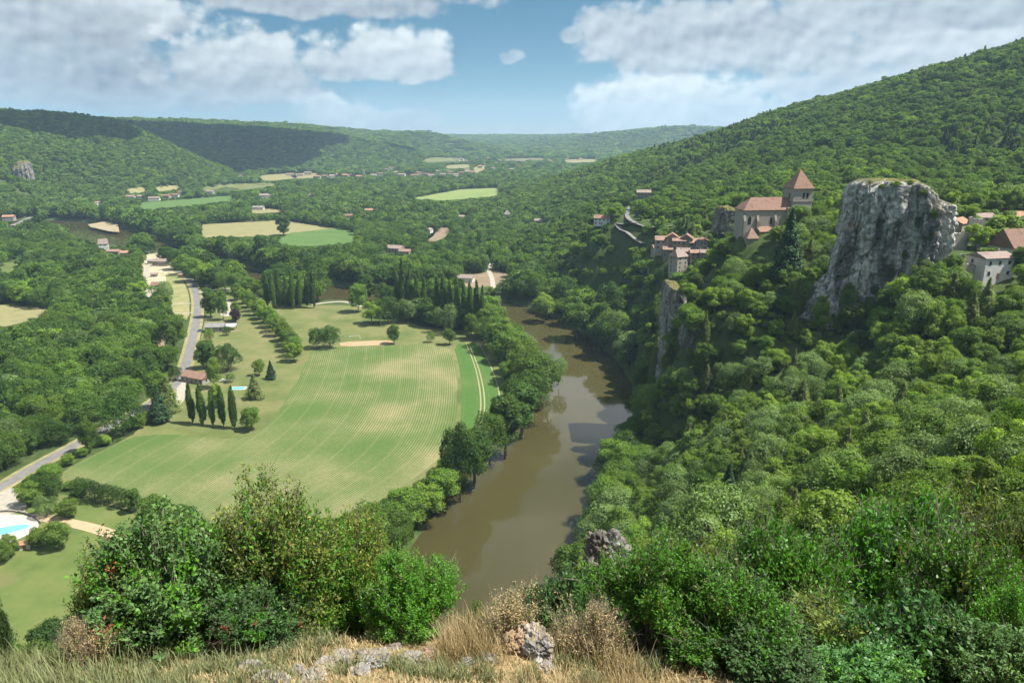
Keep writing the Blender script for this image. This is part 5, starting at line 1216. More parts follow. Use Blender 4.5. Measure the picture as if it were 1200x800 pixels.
# ---------------------------------------------------------------- trees must leave the photographed fields, water, roads and houses in sight
KD = np.zeros((820, 1220), np.float32)
yy, xx = np.mgrid[0:820, 0:1220]
rowY = np.array([G(600, max(p, 152), FLOOR)[1] for p in range(820)])
for poly, dep in KEEP:
    p = np.array(poly, float); x0, x1 = int(max(p[:, 0].min(), 0)), int(min(p[:, 0].max()+2, 1219)); y0, y1 = int(max(p[:, 1].min(), 0)), int(min(p[:, 1].max()+2, 819))
    if x1 <= x0 or y1 <= y0: continue
    m = inpoly(xx[y0:y1, x0:x1]+.5, yy[y0:y1, x0:x1]+.5, p)
    dd = np.broadcast_to((rowY[y0:y1, None] if dep is None else np.full((y1-y0, 1), dep)), m.shape)
    KD[y0:y1, x0:x1] = np.where(m, np.maximum(KD[y0:y1, x0:x1], dd), KD[y0:y1, x0:x1])
def hides(x, y, z, h, w, tol=.14):
    px, pt, zc = proj(x, y, z + h); _, pb, _ = proj(x, y, z + h*.2); r = FOC*w*.36/zc
    x0, x1, y0, y1 = int(px-r), int(px+r)+1, int(pt+ (pb-pt)*.1), int(pb)+1
    x0, x1, y0, y1 = max(x0, 0), min(x1, 1219), max(y0, 0), min(y1, 819)
    if x1 <= x0 or y1 <= y0: return False
    q = KD[y0:y1, x0:x1]
    return float((q > y + 2).mean()) > tol
EXTRA_KEEP = True
keep = np.ones(n, bool)
for i in np.where((TIER != 3) & (P[:, 1] < 3900))[0]:
    if hides(P[i, 0], P[i, 1], Z[i], ht[i], wd[i]):
        for a, b in ((.6, .65), (.35, .45), (.2, .3)):
            if not hides(P[i, 0], P[i, 1], Z[i], ht[i]*a, wd[i]*b):
                ht[i] *= a; wd[i] *= b; sx[i] *= b; sz[i] *= a; break
        else: keep[i] = False
P, Z, TIER, dist, ht, wd, kind, sx, sz, hillD, near_slope, floorw = [a[keep] for a in (P, Z, TIER, dist, ht, wd, kind, sx, sz, hillD, near_slope, floorw)]
n = len(P)

# ---------------------------------------------------------------- who is drawn as a thing of its own: the 290 broad-leaved trees that show largest
px, pt, zc = proj(P[:, 0], P[:, 1], Z + ht); _, pb, _ = proj(P[:, 0], P[:, 1], Z + ht*.15); rpx = FOC*wd*.40/zc
order = [i for i in np.argsort(dist) if TIER[i] == 0 and ht[i] > 1.2 and -10 < px[i] < 1210 and pt[i] < 800]
buf = np.zeros((820, 1220), bool)
for poly in FRONT: buf |= inpoly(xx+.5, yy+.5, poly)
seen = np.zeros(n)
for i in order[:6000]:
    x0, x1, y0, y1 = int(max(px[i]-rpx[i], 0)), int(min(px[i]+rpx[i], 1199))+1, int(max(pt[i], 0)), int(min(pb[i], 799))+1
    if x1 <= x0 or y1 <= y0: continue
    q = buf[y0:y1, x0:x1]; seen[i] = (~q).sum(); q[:] = True
broad = kind < NF
top = [i for i in np.argsort(-seen) if broad[i]][:262]; topc = [i for i in np.argsort(-seen) if not broad[i] and seen[i] > 60][:70]
single = np.zeros(n, bool); single[top] = True; single[topc] = True
lod = np.where(dist < 420, 0, np.where(dist < 1150, 1, 2)); lod = np.where((TIER == 2) | (TIER == 3), 2, lod); lod = np.where((TIER == 4) & (lod == 0), 1, lod)
turn = np.stack([RNG.normal(size=n)*.05, RNG.normal(size=n)*.05, RNG.uniform(0, 6.283, n)], 1)
size = np.stack([sx, sx*RNG.uniform(.9, 1.1, n), sz], 1)
gid = lod*NK + kind
zone = np.where(P[:, 1] > 3900, 5, np.where((P[:, 0] < -40) & ~floorw & (P[:, 1] > 1100), 4, np.where(hillD, 3, np.where(near_slope, 2, 1))))
for z, nm in ((1, 'valley_woodland'), (2, 'gorge_woodland'), (3, 'hillside_woodland'), (4, 'ridge_woodland'), (5, 'far_woodland')):
    m = (zone == z) & ~single
    if m.any(): wood(nm, np.c_[P[m], Z[m]], gid[m], turn[m], size[m])
TREES = []         # (object, name, look, px, py, Y)
def plant(name, cat, mesh_key, x, y, z, sxy, szz, look, group=None, rz=None, crown=None, trunk=None):
    t = empty(name, (x, y, z), RNG.uniform(0, 6.283) if rz is None else rz); t.scale = (sxy, sxy, szz)
    a = obj('trunk', trunk or TRUNK[mesh_key], t); b = obj('crown', crown or CROWN[mesh_key], t)
    t['category'] = cat
    if group: t['group'] = group
    q, w, _ = proj(x, y, z + szz*6)
    TREES.append([t, name, look, float(q), float(w), y, None])
    return t
for i in top: plant('broadleaf_tree', 'tree', (0, int(kind[i])), P[i, 0], P[i, 1], Z[i], sx[i], sz[i], FORMS[kind[i]][1] + ' ' + {'round':'round','spread':'spreading','tall':'tall','ragged':'ragged'}[FORMS[kind[i]][0]], 'broad-leaved trees of the valley and slopes')
for i in topc: plant('conifer_tree', 'tree', (0, int(kind[i])), P[i, 0], P[i, 1], Z[i], sx[i], sz[i], 'dark pointed' if kind[i] == NF else 'pale pointed', 'conifers among the broad-leaved trees')

# ================================================================== trees that stand by themselves
PO = [poplar_crown(40+k, 5200, .40) for k in range(3)]
POM = [fast_mesh('crown', V, F, LM['poplar']) for V, F in PO]
PTR = mesh_from('trunk', [(*trunk_geo(60, 8.5, .16, 0), bark_m)])
PUR = fast_mesh('crown', *broad_crown(120, 4000, .5, 'round'), LM['purple'])
def lone(name, cat, px, py, ptop, wpx, key, look, label=None, group=None, crown=None, trunk=None, base=None):
    x, y, z = base or (*G(px, py), FLOOR)
    h = max(at(px, ptop, y)[2] - z, 1.0); zc = float(proj(x, y, z)[2]); w = wpx*zc/FOC
    natural = {'round': 9.0, 'spread': 11.6, 'tall': 7.4, 'ragged': 10.2}
    nw = 3.4 if crown in POM else (4.2 if (key and key[1] >= NF) else (natural[FORMS[key[1]][0]] if key else 9.0))
    t = plant(name, cat, key, x, y, z, w/nw, h/9.9, look, group, crown=crown, trunk=trunk); TREES[-1][6] = label
    if label: t['label'] = label
    return t
for i, (px, py, pt_, w) in enumerate([(226,496,447,11),(238,498,447,11.5),(250,499,455,8.5),(262,500,450,9.5),(275,502,450,10.5)]):
    lone('poplar_tree', 'poplar', px, py, pt_, w, None, 'columnar', ['leftmost','second from left','thinnest middle one','second from right','rightmost'][i] + ' of the five tall columnar poplars on the lawn', 'five columnar poplars on the lawn', POM[i % 3], PTR)
pb = [(314,361,316),(321,362,318),(328,361,315),(336,360,320),(344,362,314),(352,361,318),(360,360,322),(368,361,316)]
for i, (px, py, pt_) in enumerate(pb):
    lone('poplar_tree', 'poplar', px, py, pt_, 7.5, None, 'columnar', (ORD[i] + ' from left' if i else 'leftmost') + ' of the eight dark poplars by the sandy river path', 'eight dark poplars by the river path', POM[i % 3], PTR)
pc = [(466,372,316,13),(473,374,300,13),(481,374,312,13),(489,375,322,11),(498,376,322,8.5),(513,384,322,11),(520,385,318,12),(528,386,326,11),(536,387,322,11),(544,388,325,11),(551,390,328,12),(559,392,326,11),(566,393,332,10)]
for i, (px, py, pt_, w) in enumerate(pc):
    lone('poplar_tree', 'poplar', px, py, pt_, w*.85, None, 'columnar', (ORD[i] + ' from left' if i else 'leftmost') + ' of the thirteen tall poplars at the river bend behind the lawn', 'poplars at the river bend', POM[i % 3], PTR)
LT = [ # name, px, base, top, width, proto, label
 ('broadleaf_tree',295,504,476,27,0,'round green tree just right of the five tall poplars'), ('conifer_tree',299,467,438,18,NF+1,'pale conical tree beside the small blue pool'),
 ('broadleaf_tree',304,440,420,16,3,'bright yellow-green small tree on the lawn'), ('conifer_tree',318,444,422,12,NF,'small dark conical tree right of the yellow-green one on the lawn'),
 ('broadleaf_tree',371,408,383,24,1,'left of two joined dark round trees at the top edge of the crop field'), ('broadleaf_tree',387,408,380,28,1,'right of two joined dark round trees at the top edge of the crop field'),
 ('broadleaf_tree',462,403,379,17,0,'single small round tree on the edge of the bare red strip'), ('shrub',505,401,388,12,9,'small round shrub alone on the lawn near the green strip'), ('broadleaf_tree',527,404,383,18,6,'small ragged tree on the lawn at the head of the green strip'),
 ('conifer_tree',188,495,450,24,NF,'dark pointed conifer at the bend of the road'), ('conifer_tree',199,482,440,22,NF+1,'greyish conifer behind the dark pointed one by the road'), ('broadleaf_tree',206,446,428,18,1,'dark round tree left of the long red roofed house'),
 ('broadleaf_tree',243,432,398,30,5,'dark spreading cedar-like tree behind the long red roofed house'), ('broadleaf_tree',268,434,401,34,1,'large dark umbrella-shaped tree right behind the long red roofed house'), ('broadleaf_tree',252,455,416,20,3,'yellow-green tree at the right gable of the long red roofed house'),
 ('broadleaf_tree',255,478,448,18,8,'light green tree between the poplars and the house'), ('shrub',270,448,436,13,4,'grey-green round shrub above the small blue pool'),
 ('broadleaf_tree',104,530,490,26,0,'ragged roadside tree casting shade on the grey road'), ('shrub',163,502,484,18,7,'olive roadside shrub left of the dark conifer'), ('shrub',177,496,482,14,4,'grey-green shrub at the foot of the dark conifer'),
 ('shrub',36,592,565,34,7,'broad olive bush where the gravel drive meets the road'), ('shrub',58,584,555,40,1,'broad dark bush beside the gravel drive'), ('shrub',55,604,580,30,4,'grey-green rounded bush right of the gravel drive'), ('shrub',80,606,584,30,3,'yellow-green rounded bush above the earth track'),
 ('shrub',96,584,558,26,1,'first from left of the dark hedge bushes along the crop field'), ('shrub',112,588,562,26,1,'second from left of the dark hedge bushes along the crop field'), ('shrub',128,590,566,24,1,'third from left of the dark hedge bushes along the crop field'), ('shrub',144,594,570,22,1,'fourth from left of the dark hedge bushes along the crop field'), ('shrub',158,600,572,22,5,'fifth from left of the dark hedge bushes along the crop field'),
 ('broadleaf_tree',182,622,578,44,0,'large round tree at the end of the dark hedge'), ('broadleaf_tree',218,630,590,40,1,'dark round tree right of the end of the hedge'),
 ('shrub',70,642,609,34,7,'olive bush right of the turquoise pool terrace'), ('shrub',46,640,618,26,3,'yellow-green bush beside the pool hut'), ('shrub',12,652,626,26,3,'yellow-green bush left of the pool hut'), ('shrub',0,660,636,26,7,'olive bush at the left edge below the pool terrace'),
 ('broadleaf_tree',420,366,330,26,0,'leafy tree at the end of the sandy river path'), ('broadleaf_tree',436,380,350,32,2,'light ragged tree left of the utility pole'), ('broadleaf_tree',455,379,346,34,1,'dark tree right of the utility pole'), ('broadleaf_tree',478,377,349,30,4,'grey-green rounded tree under the tall river bend poplars'),
 ('broadleaf_tree',502,378,356,24,3,'bright yellow-green tree among the river bend poplars'), ('broadleaf_tree',524,390,354,34,4,'grey-green broad tree in front of the river bend poplars'), ('broadleaf_tree',553,398,364,24,2,'light green tree right of the river bend poplars'), ('broadleaf_tree',430,352,320,26,5,'tall dark tree beside the river behind the sandy path'),
 ('broadleaf_tree',247,372,340,22,5,'dark tree right of the road opposite the driveway'), ('broadleaf_tree',262,375,338,16,0,'tall ragged tree left of the gravel car park'), ('broadleaf_tree',277,376,352,16,8,'light green tree right of the gravel car park'), ('broadleaf_tree',192,362,328,30,4,'large grey-green tree below the brown roofed house'), ('broadleaf_tree',205,411,366,40,0,'large round tree on the left side of the road'),
 ('broadleaf_tree',333,276,251,22,5,'single large dark tree standing in the beige valley field'), ('shrub',246,400,384,14,9,'round bush beside the dark grey roofed house'), ('shrub',266,393,381,12,1,'dark bush in front of the open shelter'),
 ('broadleaf_tree',1172,292,250,64,8,'large leafy tree with bright crown behind the white house'), ('shrub',1192,318,288,24,5,'dark round bush at the right edge beside the brown roofed house'), ('shrub',1141,318,307,14,3,'bright small bush inside the walled garden left of the white house'),
 ('conifer_tree',921,330,243,38,NF,'tall dark fir standing in front of the church tower'),
 ('broadleaf_tree',638,372,342,30,3,'bright yellowish tree on the far bank of the river bend'), ('broadleaf_tree',720,412,360,50,4,'silver-grey willow leaning over the right river bank'), ('broadleaf_tree',676,392,352,46,0,'large green tree on the outer bank of the river bend'), ('broadleaf_tree',655,445,418,20,4,'silvery willow overhanging the river from the left bank')]
LT += [('broadleaf_tree',1113,335,296,26,0,'rightmost of the trees covering the right foot of the tall rock'),('broadleaf_tree',1095,345,304,28,9,'second from right of the trees covering the right foot of the tall rock'),('broadleaf_tree',1075,352,314,30,1,'third from right of the trees covering the right foot of the tall rock'),('broadleaf_tree',1055,362,325,28,8,'fourth from right of the trees covering the foot of the tall rock'),('broadleaf_tree',1036,372,336,28,0,'fifth from right of the trees covering the foot of the tall rock'),('broadleaf_tree',1017,384,346,26,1,'leftmost of the trees covering the foot of the tall rock'),('broadleaf_tree',806,352,330,26,0,'round tree on top of the pale cliff edge above the river'),('broadleaf_tree',820,362,338,26,2,'light ragged tree on the promontory right of the pale cliff edge'),('shrub',800,345,333,12,7,'olive shrub at the very top of the pale cliff edge'),('shrub',792,402,384,16,1,'dark ivy shrub hanging on the pale cliff edge'),('shrub',803,452,428,20,1,'dark shrub between the two river cliffs'),('shrub',826,392,372,20,7,'olive shrub on the dry cap right of the cliff pillar')]
for nm, px, py, pt_, w, k, lb in LT:
    b = hit(px, py) if (px > 860 or nm == 'x') else None
    if nm == 'conifer_tree' and px == 921: b = at(921, 332, 318)
    if px == 1172: b = at(1172, 300, 318)
    if px == 1192: b = at(1192, 318, 270)
    if px == 1141: b = at(1139, 318, 274)
    if lb.endswith(('edge above the river','pale cliff edge','river cliffs','cliff pillar')): b = at(px, py, 328 if px < 815 else 322)
    if b is not None: b = (b[0], b[1], b[2] - .3)
    lone(nm, 'bush' if nm == 'shrub' else ('conifer' if nm == 'conifer_tree' else 'tree'), px, py, pt_, w, (0, k), '', lb, base=b)
x0 = lone('broadleaf_tree', 'tree', 277, 378, 360, 14, None, '', 'dark purple-leaved small tree beside the gravel car park', crown=PUR, trunk=TRUNK[(0, 0)])
# hedge row along the lawn
hp = interp_curve([(280,352),(296,364),(312,378),(326,392),(338,406),(346,424)], 15)
for i, (px, py) in enumerate(hp):
    lone('hedge_tree', 'tree', px + RNG.normal()*1.2, py, py - 17 - 8*i/15 - RNG.uniform(0, 4), 18 + 8*i/15, (0, [8, 2, 0, 9, 2][i % 5]), '', ('farthest' if i == 0 else 'nearest' if i == 14 else ORD[i] + ' counted from the far end') + ' of the fifteen light green hedge trees along the lawn', 'hedge trees along the lawn')
# left bank of the river: tall alders and poplar-like trees
bk = [(585,412,372,34,1),(600,424,384,34,0),(610,440,392,34,2),(622,452,405,36,9),(628,470,412,40,0),(618,488,432,40,1),(612,505,448,36,5),(592,528,462,34,5),(574,538,478,30,9),(556,562,500,34,5),(540,578,492,36,1),(520,590,548,34,0),(500,606,565,36,2),(478,616,572,38,0),(456,624,588,34,1),(436,636,592,36,9)]
for i, (px, py, pt_, w, k) in enumerate(bk):
    lone('riverbank_tree', 'tree', px, py, pt_, w*1.55, (0, k), '', ('farthest' if i == 0 else ORD[i] + ' counted from the far end') + ' of the sixteen big trees along the left river bank', 'trees along the left river bank')

nb = [(216,322,296,26,9),(228,330,300,30,0),(240,335,304,28,2),(252,338,312,24,5),(264,341,316,26,9),(277,344,318,24,0),(290,346,322,22,6),(302,349,326,22,2),(205,316,292,24,1),(196,309,288,24,5)]
for i, (px, py, pt_, w, k) in enumerate(sorted(nb)):
    lone('riverbank_tree', 'tree', px, py, pt_, w, (0, k), '', ('leftmost' if i == 0 else 'rightmost' if i == 9 else ORD[i] + ' from left') + ' of the ten round trees hiding the river above the road', 'round trees along the near river bank above the road')

# shrubs on the tall rock: find where the sighting meets the rock
dg = bpy.context.evaluated_depsgraph_get(); rock_ev = rock.evaluated_get(dg)
for i, (px, py, w, h, k) in enumerate(ROCKSHRUB):
    d = Vector(ray(px, py)).normalized(); okh, loc, nr, _ = rock.ray_cast(Vector((0, 0, EYE)), d)
    if not okh: continue
    zc = float(proj(*loc)[2]); sx_ = w*zc/FOC/9.; sz_ = h*zc/FOC/10.
    t = plant('cliff_shrub', 'shrub', (0, k), loc[0], loc[1] + .4, loc[2] - sz_*4.5, sx_, sz_, '', 'shrubs rooted on the tall limestone rock')
    TREES[-1][2] = FORMS[k][1] + ' shrub clinging'; TREES[-1][3] = px; TREES[-1][4] = py
    TREES[-1][6] = t['label'] = FORMS[k][1] + ' shrub ' + ('on top' if py < 235 else 'at the foot' if py > 308 else 'in the face') + ' of the tall limestone rock, ' + ORD[sorted(q[0] for q in ROCKSHRUB).index(px)] + ' from left'
# ================================================================== the bushes, grass and twigs at the viewpoint
def leaf_quads(P, D, Nn, size, asp, rng):
    """folded pointed leaves: base at P, growing along D"""
    n = len(P); D = unit(D); S = unit(np.cross(D, Nn)); Nn = np.cross(S, D); s = size[:, None]
    V = np.stack([P, P + D*s*.5 + S*s*asp*.5 + Nn*s*.10, P + D*s - Nn*s*.12, P + D*s*.5 - S*s*asp*.5 + Nn*s*.10], 1).reshape(-1, 3)
    q = np.arange(n)*4; F = np.stack([q, q+1, q+2, q+3], 1)
    return V, F
def tubes(segs, r0, r1, k=4):
    """many thin prisms: segs (n,2,3)"""
    A, B = segs[:, 0], segs[:, 1]; d = unit(B-A); ref = np.where(np.abs(d[:, 2:3]) < .9, np.array([[0, 0, 1.]]), np.array([[1., 0, 0]])); u = unit(np.cross(d, ref)); v = np.cross(d, u); V = []
    for P, r in ((A, r0), (B, r1)):
        for j in range(k):
            t = 2*np.pi*j/k; V.append(P + (u*np.cos(t) + v*np.sin(t))*np.asarray(r).reshape(-1, 1))
    V = np.stack(V, 1); n = len(A); base = (np.arange(n)*2*k)[:, None]
    F = np.concatenate([np.stack([base[:, 0]+j, base[:, 0]+(j+1) % k, base[:, 0]+k+(j+1) % k, base[:, 0]+k+j], 1) for j in range(k)])
    return V.reshape(-1, 3), F
twig_m = noisemat('twigs', [(.10,.08,.06),(.17,.145,.115),(.24,.215,.18)], 6, detail=4)
FL = {'box': leafmat('leaves_bright_bush', (0.058,0.180,0.017), warm=(.10,.17,.02), trans=.3, rough=.42), 'oak': leafmat('leaves_blue_grey_bush', (.050,.098,.032), warm=(.06,.13,.03), trans=.22), 'fine': leafmat('leaves_olive_bush', (0.101,0.180,0.041), warm=(.19,.19,.03), warm_amt=.3, trans=.3),
      'yellow': leafmat('leaves_yellowing', (.34,.30,.05), trans=.3), 'red': leafmat('leaves_dead_red', (.22,.065,.035), warm=(.2,.1,.05), trans=.2), 'dry': leafmat('leaves_straw', (.30,.235,.125), warm=(.36,.28,.15), trans=.2),
      'gloss': leafmat('leaves_glossy', (.058,.155,.038), warm=(.07,.13,.05), trans=.25, rough=.4), 'dark': leafmat('leaves_dark_shrub', (0.043,0.108,0.031), trans=.22)}
def bush_meshes(seed, nclus, per, leaf, asp, mat, shape=(1, 1, 1), twig=.30, extra=None, lobes=16, bare=.14, lump=.5):
    """unit bush: about 1 m half width, 2 m high; returns leaf mesh and stem mesh (leaf mats may mix)"""
    rng = np.random.default_rng(seed)
    # lumpy crown of sprig tips
    cen = unit(rng.normal(size=(lobes, 3)))*rng.random((lobes, 1))**.4*np.array([.72, .72, .66]) + np.array([0, 0, 1.08]); rad = .20 + .30*rng.random(lobes)
    i = rng.integers(0, lobes, nclus); d = unit(rng.normal(size=(nclus, 3))); d[:, 2] = np.where(d[:, 2] < -.5, -d[:, 2], d[:, 2])
    T = cen[i] + d*(rad[i]*(1-.55*rng.random(nclus)**2.0))[:, None]*(1+lump*fbm(d[:, 0]*3+i, d[:, 1]*3, d[:, 2]*3))[:, None]
    T[:, 2] = np.abs(T[:, 2]); T *= np.array(shape)
    B = np.stack([rng.normal(size=nclus)*.10, rng.normal(size=nclus)*.10, np.full(nclus, -.15)], 1)
    Mid = (B*.45 + T*.55)*np.array([.8, .8, .92]) + rng.normal(size=T.shape)*.07
    # stems: main ones in full, twigs near the tips
    main = rng.random(nclus) < .16
    segs = [np.stack([B[main], Mid[main]], 1), np.stack([Mid[main], T[main]], 1)]
    r = [(np.full(main.sum(), .022), np.full(main.sum(), .013)), (np.full(main.sum(), .013), np.full(main.sum(), .004))]
    dirT = unit(T-Mid); st = T - dirT*twig*(.7+.6*rng.random((nclus, 1)))
    segs.append(np.stack([st, T], 1)); r.append((np.full(nclus, .006), np.full(nclus, .002)))
    nb = int(nclus*bare); j = rng.integers(0, nclus, nb); e = T[j] + unit(dirT[j] + rng.normal(size=(nb, 3))*.5)*(.10+.22*rng.random((nb, 1))); segs.append(np.stack([T[j], e], 1)); r.append((np.full(nb, .003), np.full(nb, .001)))
    sv, sf = tubes(np.concatenate(segs), np.concatenate([a for a, _ in r]), np.concatenate([b for _, b in r]))
    # leaves
    c = np.repeat(np.arange(nclus), per); t = rng.random(len(c)); P = st[c] + (T[c]-st[c])*t[:, None]*1.05 + rng.normal(size=(len(c), 3))*.030
    D = unit(dirT[c]*.55 + rng.normal(size=(len(c), 3))*.75 + np.array([0, 0, .15])); Nn = unit(rng.normal(size=(len(c), 3))*.55 + np.array([0, 0, .9]) + dirT[c]*.3)
    V, F = leaf_quads(P, D, Nn, leaf*(.6+.8*rng.random(len(c))), asp, rng)
    mats = [mat]; fm = np.zeros(len(F), int)
    if extra:
        for q, (m2, frac, clus) in enumerate(extra):
            mats.append(m2)
            if clus: pick_ = rng.random(nclus) < frac; fm[pick_[c]] = q+1
            else: fm[rng.random(len(F)) < frac] = q+1
    return fast_mesh('leaves', V, F, mats, fmat=fm), fast_mesh('stems', sv, sf, twig_m)
def bush(name, label, px, Y, ptop, wpx, meshes, rz=0.0, cat='bush', group=None, depth=1.0, base=None, sink=.15):
    x, _, _ = at(px, 700, Y); z = g1(x, Y) if base is None else base
    zc = float(proj(x, Y, z+.8)[2]); x = (px-600)/FOC*zc; z = g1(x, Y) if base is None else base
    h = max(at(px, ptop, Y)[2] - z, .5); w = wpx*zc/FOC*.5
    t = empty(name, (x, Y, z - sink), rz); t.scale = (w, w*depth, (h+sink)/2.02); tag(t, label, cat, group)
    obj('stems', meshes[1], t); obj('leaves', meshes[0], t); return t
BM = {'oak': bush_meshes(1, 600, 36, .056, .5, FL['oak'], extra=[(FL['dark'], .30, True), (FL['box'], .22, True), (FL['red'], .014, True)], twig=.28),
      'fine': bush_meshes(2, 900, 34, .045, .42, FL['fine'], extra=[(FL['box'], .30, True), (FL['yellow'], .035, False), (FL['red'], .012, True)], twig=.32),
      'box': bush_meshes(3, 900, 44, .038, .5, FL['box'], extra=[(FL['fine'], .06, True)], twig=.26),
      'box2': bush_meshes(4, 1200, 42, .042, .46, FL['box'], extra=[(FL['fine'], .12, True), (FL['dark'], .15, True)], twig=.30, lobes=20, bare=.3),
      'gloss': bush_meshes(5, 650, 26, .075, .5, FL['gloss'], extra=[(FL['box'], .12, True)], twig=.24),
      'dark': bush_meshes(6, 600, 30, .065, .45, FL['dark'], extra=[(FL['oak'], .45, True)], twig=.28),
      'dry': bush_meshes(7, 420, 16, .050, .38, FL['dry'], extra=[(FL['fine'], .10, True)], twig=.40, bare=1.2),
      'olive': bush_meshes(8, 950, 36, .055, .40, FL['fine'], extra=[(FL['oak'], .25, True), (FL['box'], .18, True)], twig=.30, lobes=18, bare=.35)}
FB = [('fine',278,9.0,604,150,5.1,'airy olive bush filling the gap right of the red sprigged bush'),('box',395,9.4,612,120,2.7,'bright sprigs between the yellowing bush and the fine-leaved bush'),('fine',130,9.3,640,110,.2,'thin olive sprigs at the left side of the left thicket'),('oak',300,8.0,680,130,2.0,'low leafy bush at the foot of the yellowing bush'),
      ('oak',205,8.4,606,215,.4,'leafy blue-grey bush with dead red sprigs at the left of the ledge'),
      ('fine',335,9.0,574,210,1.2,'tall loose bush with yellowing leaves in the middle of the left thicket'),
      ('olive',262,9.8,585,190,2.2,'olive bush behind the red sprigged bush'),
      ('fine',415,9.8,592,170,3.4,'fine-leaved olive bush left of the bright green one'),
      ('box',482,8.7,640,140,.8,'bright green dense bush at the right end of the left thicket'),
      ('dark',160,8.0,690,110,5.0,'low dark bush under the left side of the red sprigged bush'),
      ('dry',100,7.4,700,80,1.0,'dry twiggy weed at the left of the ledge'),
      ('dark',2,9.5,700,34,2.0,'dark small bush at the left edge of the picture'),
      ('dark',655,10.5,664,120,1.5,'dark blue-grey shrub beyond the boulders above the river'),
      ('dry',590,8.3,676,100,2.6,'tall dry weeds standing left of the grey boulder'),
      ('dry',690,7.8,700,110,4.2,'brown dry weeds right of the grey boulder'),
      ('olive',560,8.9,706,50,.3,'small grey-green sprig between the dry weeds and the brink'),
      ('box',772,8.6,618,190,2.9,'bright green bush right of the river at the front'),
      ('box2',850,8.0,662,190,.1,'broad bright green bush at the bottom right of centre'),
      ('box2',905,11.5,592,230,1.9,'tall bright green bush with bare twigs in the right thicket'),
      ('olive',815,13.5,600,170,2.5,'olive bush rising behind the front green bushes'),
      ('box2',1015,14.5,560,250,4.4,'tallest pointed bright green bush of the right thicket'),
      ('olive',965,9.0,690,190,3.1,'yellowish olive bush low in the right thicket'),
      ('gloss',1085,8.2,688,190,5.2,'glossy blue-green bush at the bottom right'),
      ('box2',1130,12.0,622,230,.7,'wide dark bright-tipped bush near the right edge'),
      ('gloss',1010,7.6,742,130,2.2,'low glossy bush at the bottom edge right of centre'),
      ('box',1195,9.6,668,150,1.4,'bright bush cut by the right edge at the bottom'),
      ('olive',1185,16.0,560,170,3.9,'tall feathery olive bush at the right edge'),
      ('olive',1100,17.5,556,180,5.6,'feathery olive bush behind the wide right bush'),
      ('olive',730,12.0,640,110,.9,'small olive bush beside the white rusty boulder'),
      ('dark',900,7.4,740,170,3.6,'dark bush along the bottom edge right of centre'),
      ('dark',1170,7.8,735,170,.5,'dark bush in the bottom right corner')]
for k, px, Y, ptop, w, rz, lb in FB: bush('foreground_bush' if k != 'dry' else 'dry_weed', lb, px, Y, ptop, w, BM[k], rz, cat='bush' if k != 'dry' else 'weeds')

# dry grass: uncountable
def grass(name, n, region, hmin, hmax, cols, seed, bend=.5, wid=.006, thr=-.2, fs=1.3):
    rng = np.random.default_rng(seed); x0, x1, y0, y1 = region
    x = rng.uniform(x0, x1, n*3); y = rng.uniform(y0, y1, n*3); m = fbm(x*fs+seed, y*fs, o=3) > thr; x, y = x[m][:n], y[m][:n]
    nb = 9; x = np.repeat(x, nb) + rng.normal(size=len(x)*nb)*.045; y = np.repeat(y, nb) + rng.normal(size=len(y)*nb)*.045; k = len(x); z = ground(x, y) - .02
    h = rng.uniform(hmin, hmax, k)*(.6+.8*np.clip(fbm(x*.9, y*.9+seed, o=2)+.5, 0, 1)); a = rng.uniform(0, 6.283, k); b = bend*h*rng.random(k)
    D = np.stack([np.cos(a), np.sin(a), 0*a], 1); S = np.stack([-np.sin(a), np.cos(a), 0*a], 1); P = np.stack([x, y, z], 1); V = []
    for t, w in ((0, 1), (.45, .85), (.8, .55), (1, .08)):
        c = P + np.array([0, 0, 1])*(h*t*(1-.15*t))[:, None] + D*(b*t*t)[:, None]; V += [c - S*wid*w, c + S*wid*w]
    V = np.stack(V, 1).reshape(-1, 3); q = np.arange(k)*8
    F = np.concatenate([np.stack([q+2*j, q+2*j+1, q+2*j+3, q+2*j+2], 1) for j in range(3)])
    return tag(obj(name, fast_mesh(name, V, F, cols)), kind='stuff')
straw = leafmat('straw_blades', (.34,.265,.14), var=.45, warm=(.40,.33,.19), trans=.2); gg = leafmat('grey_green_blades', (.14,.17,.075), var=.4, warm=(.24,.22,.10), trans=.2)
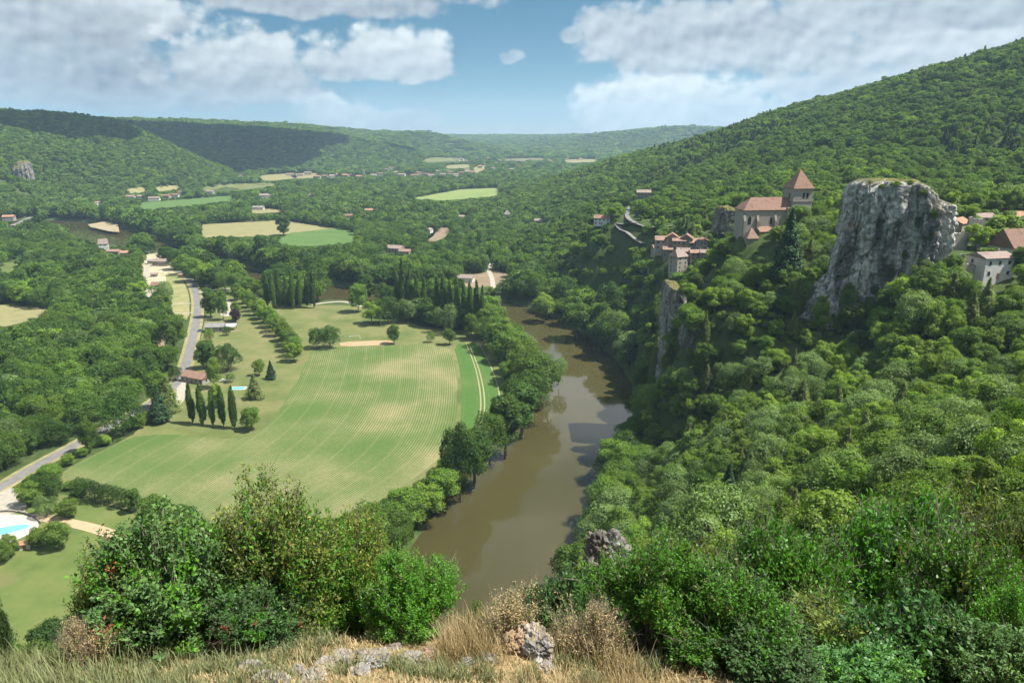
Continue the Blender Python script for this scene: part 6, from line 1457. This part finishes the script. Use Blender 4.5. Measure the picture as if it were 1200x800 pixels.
grass('dry_grass', 3600, (-4.6, 2.6, 4.3, 9.4), .03, .12, straw, 3, bend=1.0, thr=-.35)
grass('tall_dry_grass', 520, (-.9, 1.5, 5.4, 8.8), .12, .42, straw, 5, bend=.6, wid=.0035, thr=.0)
grass('green_grass', 1000, (-6.8, -3.4, 4.4, 8.2), .10, .36, gg, 8, bend=.6, wid=.006, thr=-.3)
grass('green_grass', 1300, (-3.6, 2.4, 4.6, 9.2), .08, .28, gg, 11, bend=.8, wid=.005, thr=.12)
# ================================================================== labels for the trees: what they look like and which landmark they are nearest to
LAND = [('the tall limestone rock',1050,300),('the hillside white house',1157,306),('the church',905,250),('the pale river cliff',795,430),('the white boulder',709,650),('the river bend',665,395),('the striped crop field',430,500),('the five poplars on the lawn',250,475),
        ('the village cluster',800,280),('the long red roofed house',232,438),('the left beige field',25,371),('the curve of the grey road',110,512),('the turquoise pool',15,618),('the bright green crop strip',560,440),
        ('the bare ledge stones',430,775),('the tallest thicket bush',1015,570),('the feathery edge bush',1185,570),('the round beige field',300,268),('the pale gravel yard',185,320),('the steep brown roofed house',1190,275)]
grp = {}
for t, name, look, px, py, Y, lb in TREES:
    if lb: continue
    nm, lx, ly = min(LAND, key=lambda l: math.hypot((l[1]-px), (l[2]-py)*1.2)); ddx, ddy = px-lx, py-ly
    v = '' if abs(ddy) < abs(ddx)*.4 else ('above' if ddy < 0 else 'below'); h = '' if abs(ddx) < abs(ddy)*.4 else ('left' if ddx < 0 else 'right')
    where = (f'{v} {nm}' if not h else f'{h} of {nm}' if not v else f'{v} and {h} of {nm}')
    grp.setdefault((look + (' conifer' if name == 'conifer_tree' else ' tree') + ' ' + where), []).append((math.hypot(ddx, ddy), t))
def ordinal(k):
    if k < len(ORD): return ORD[k]
    return ORD[k % 10] if False else f'{k+1}th'
for base, it in grp.items():
    it.sort(key=lambda q: q[0])
    for k, (_, t) in enumerate(it):
        t['label'] = base if len(it) == 1 else ('nearest ' if k == 0 else ordinal(k) + ' nearest ') + base
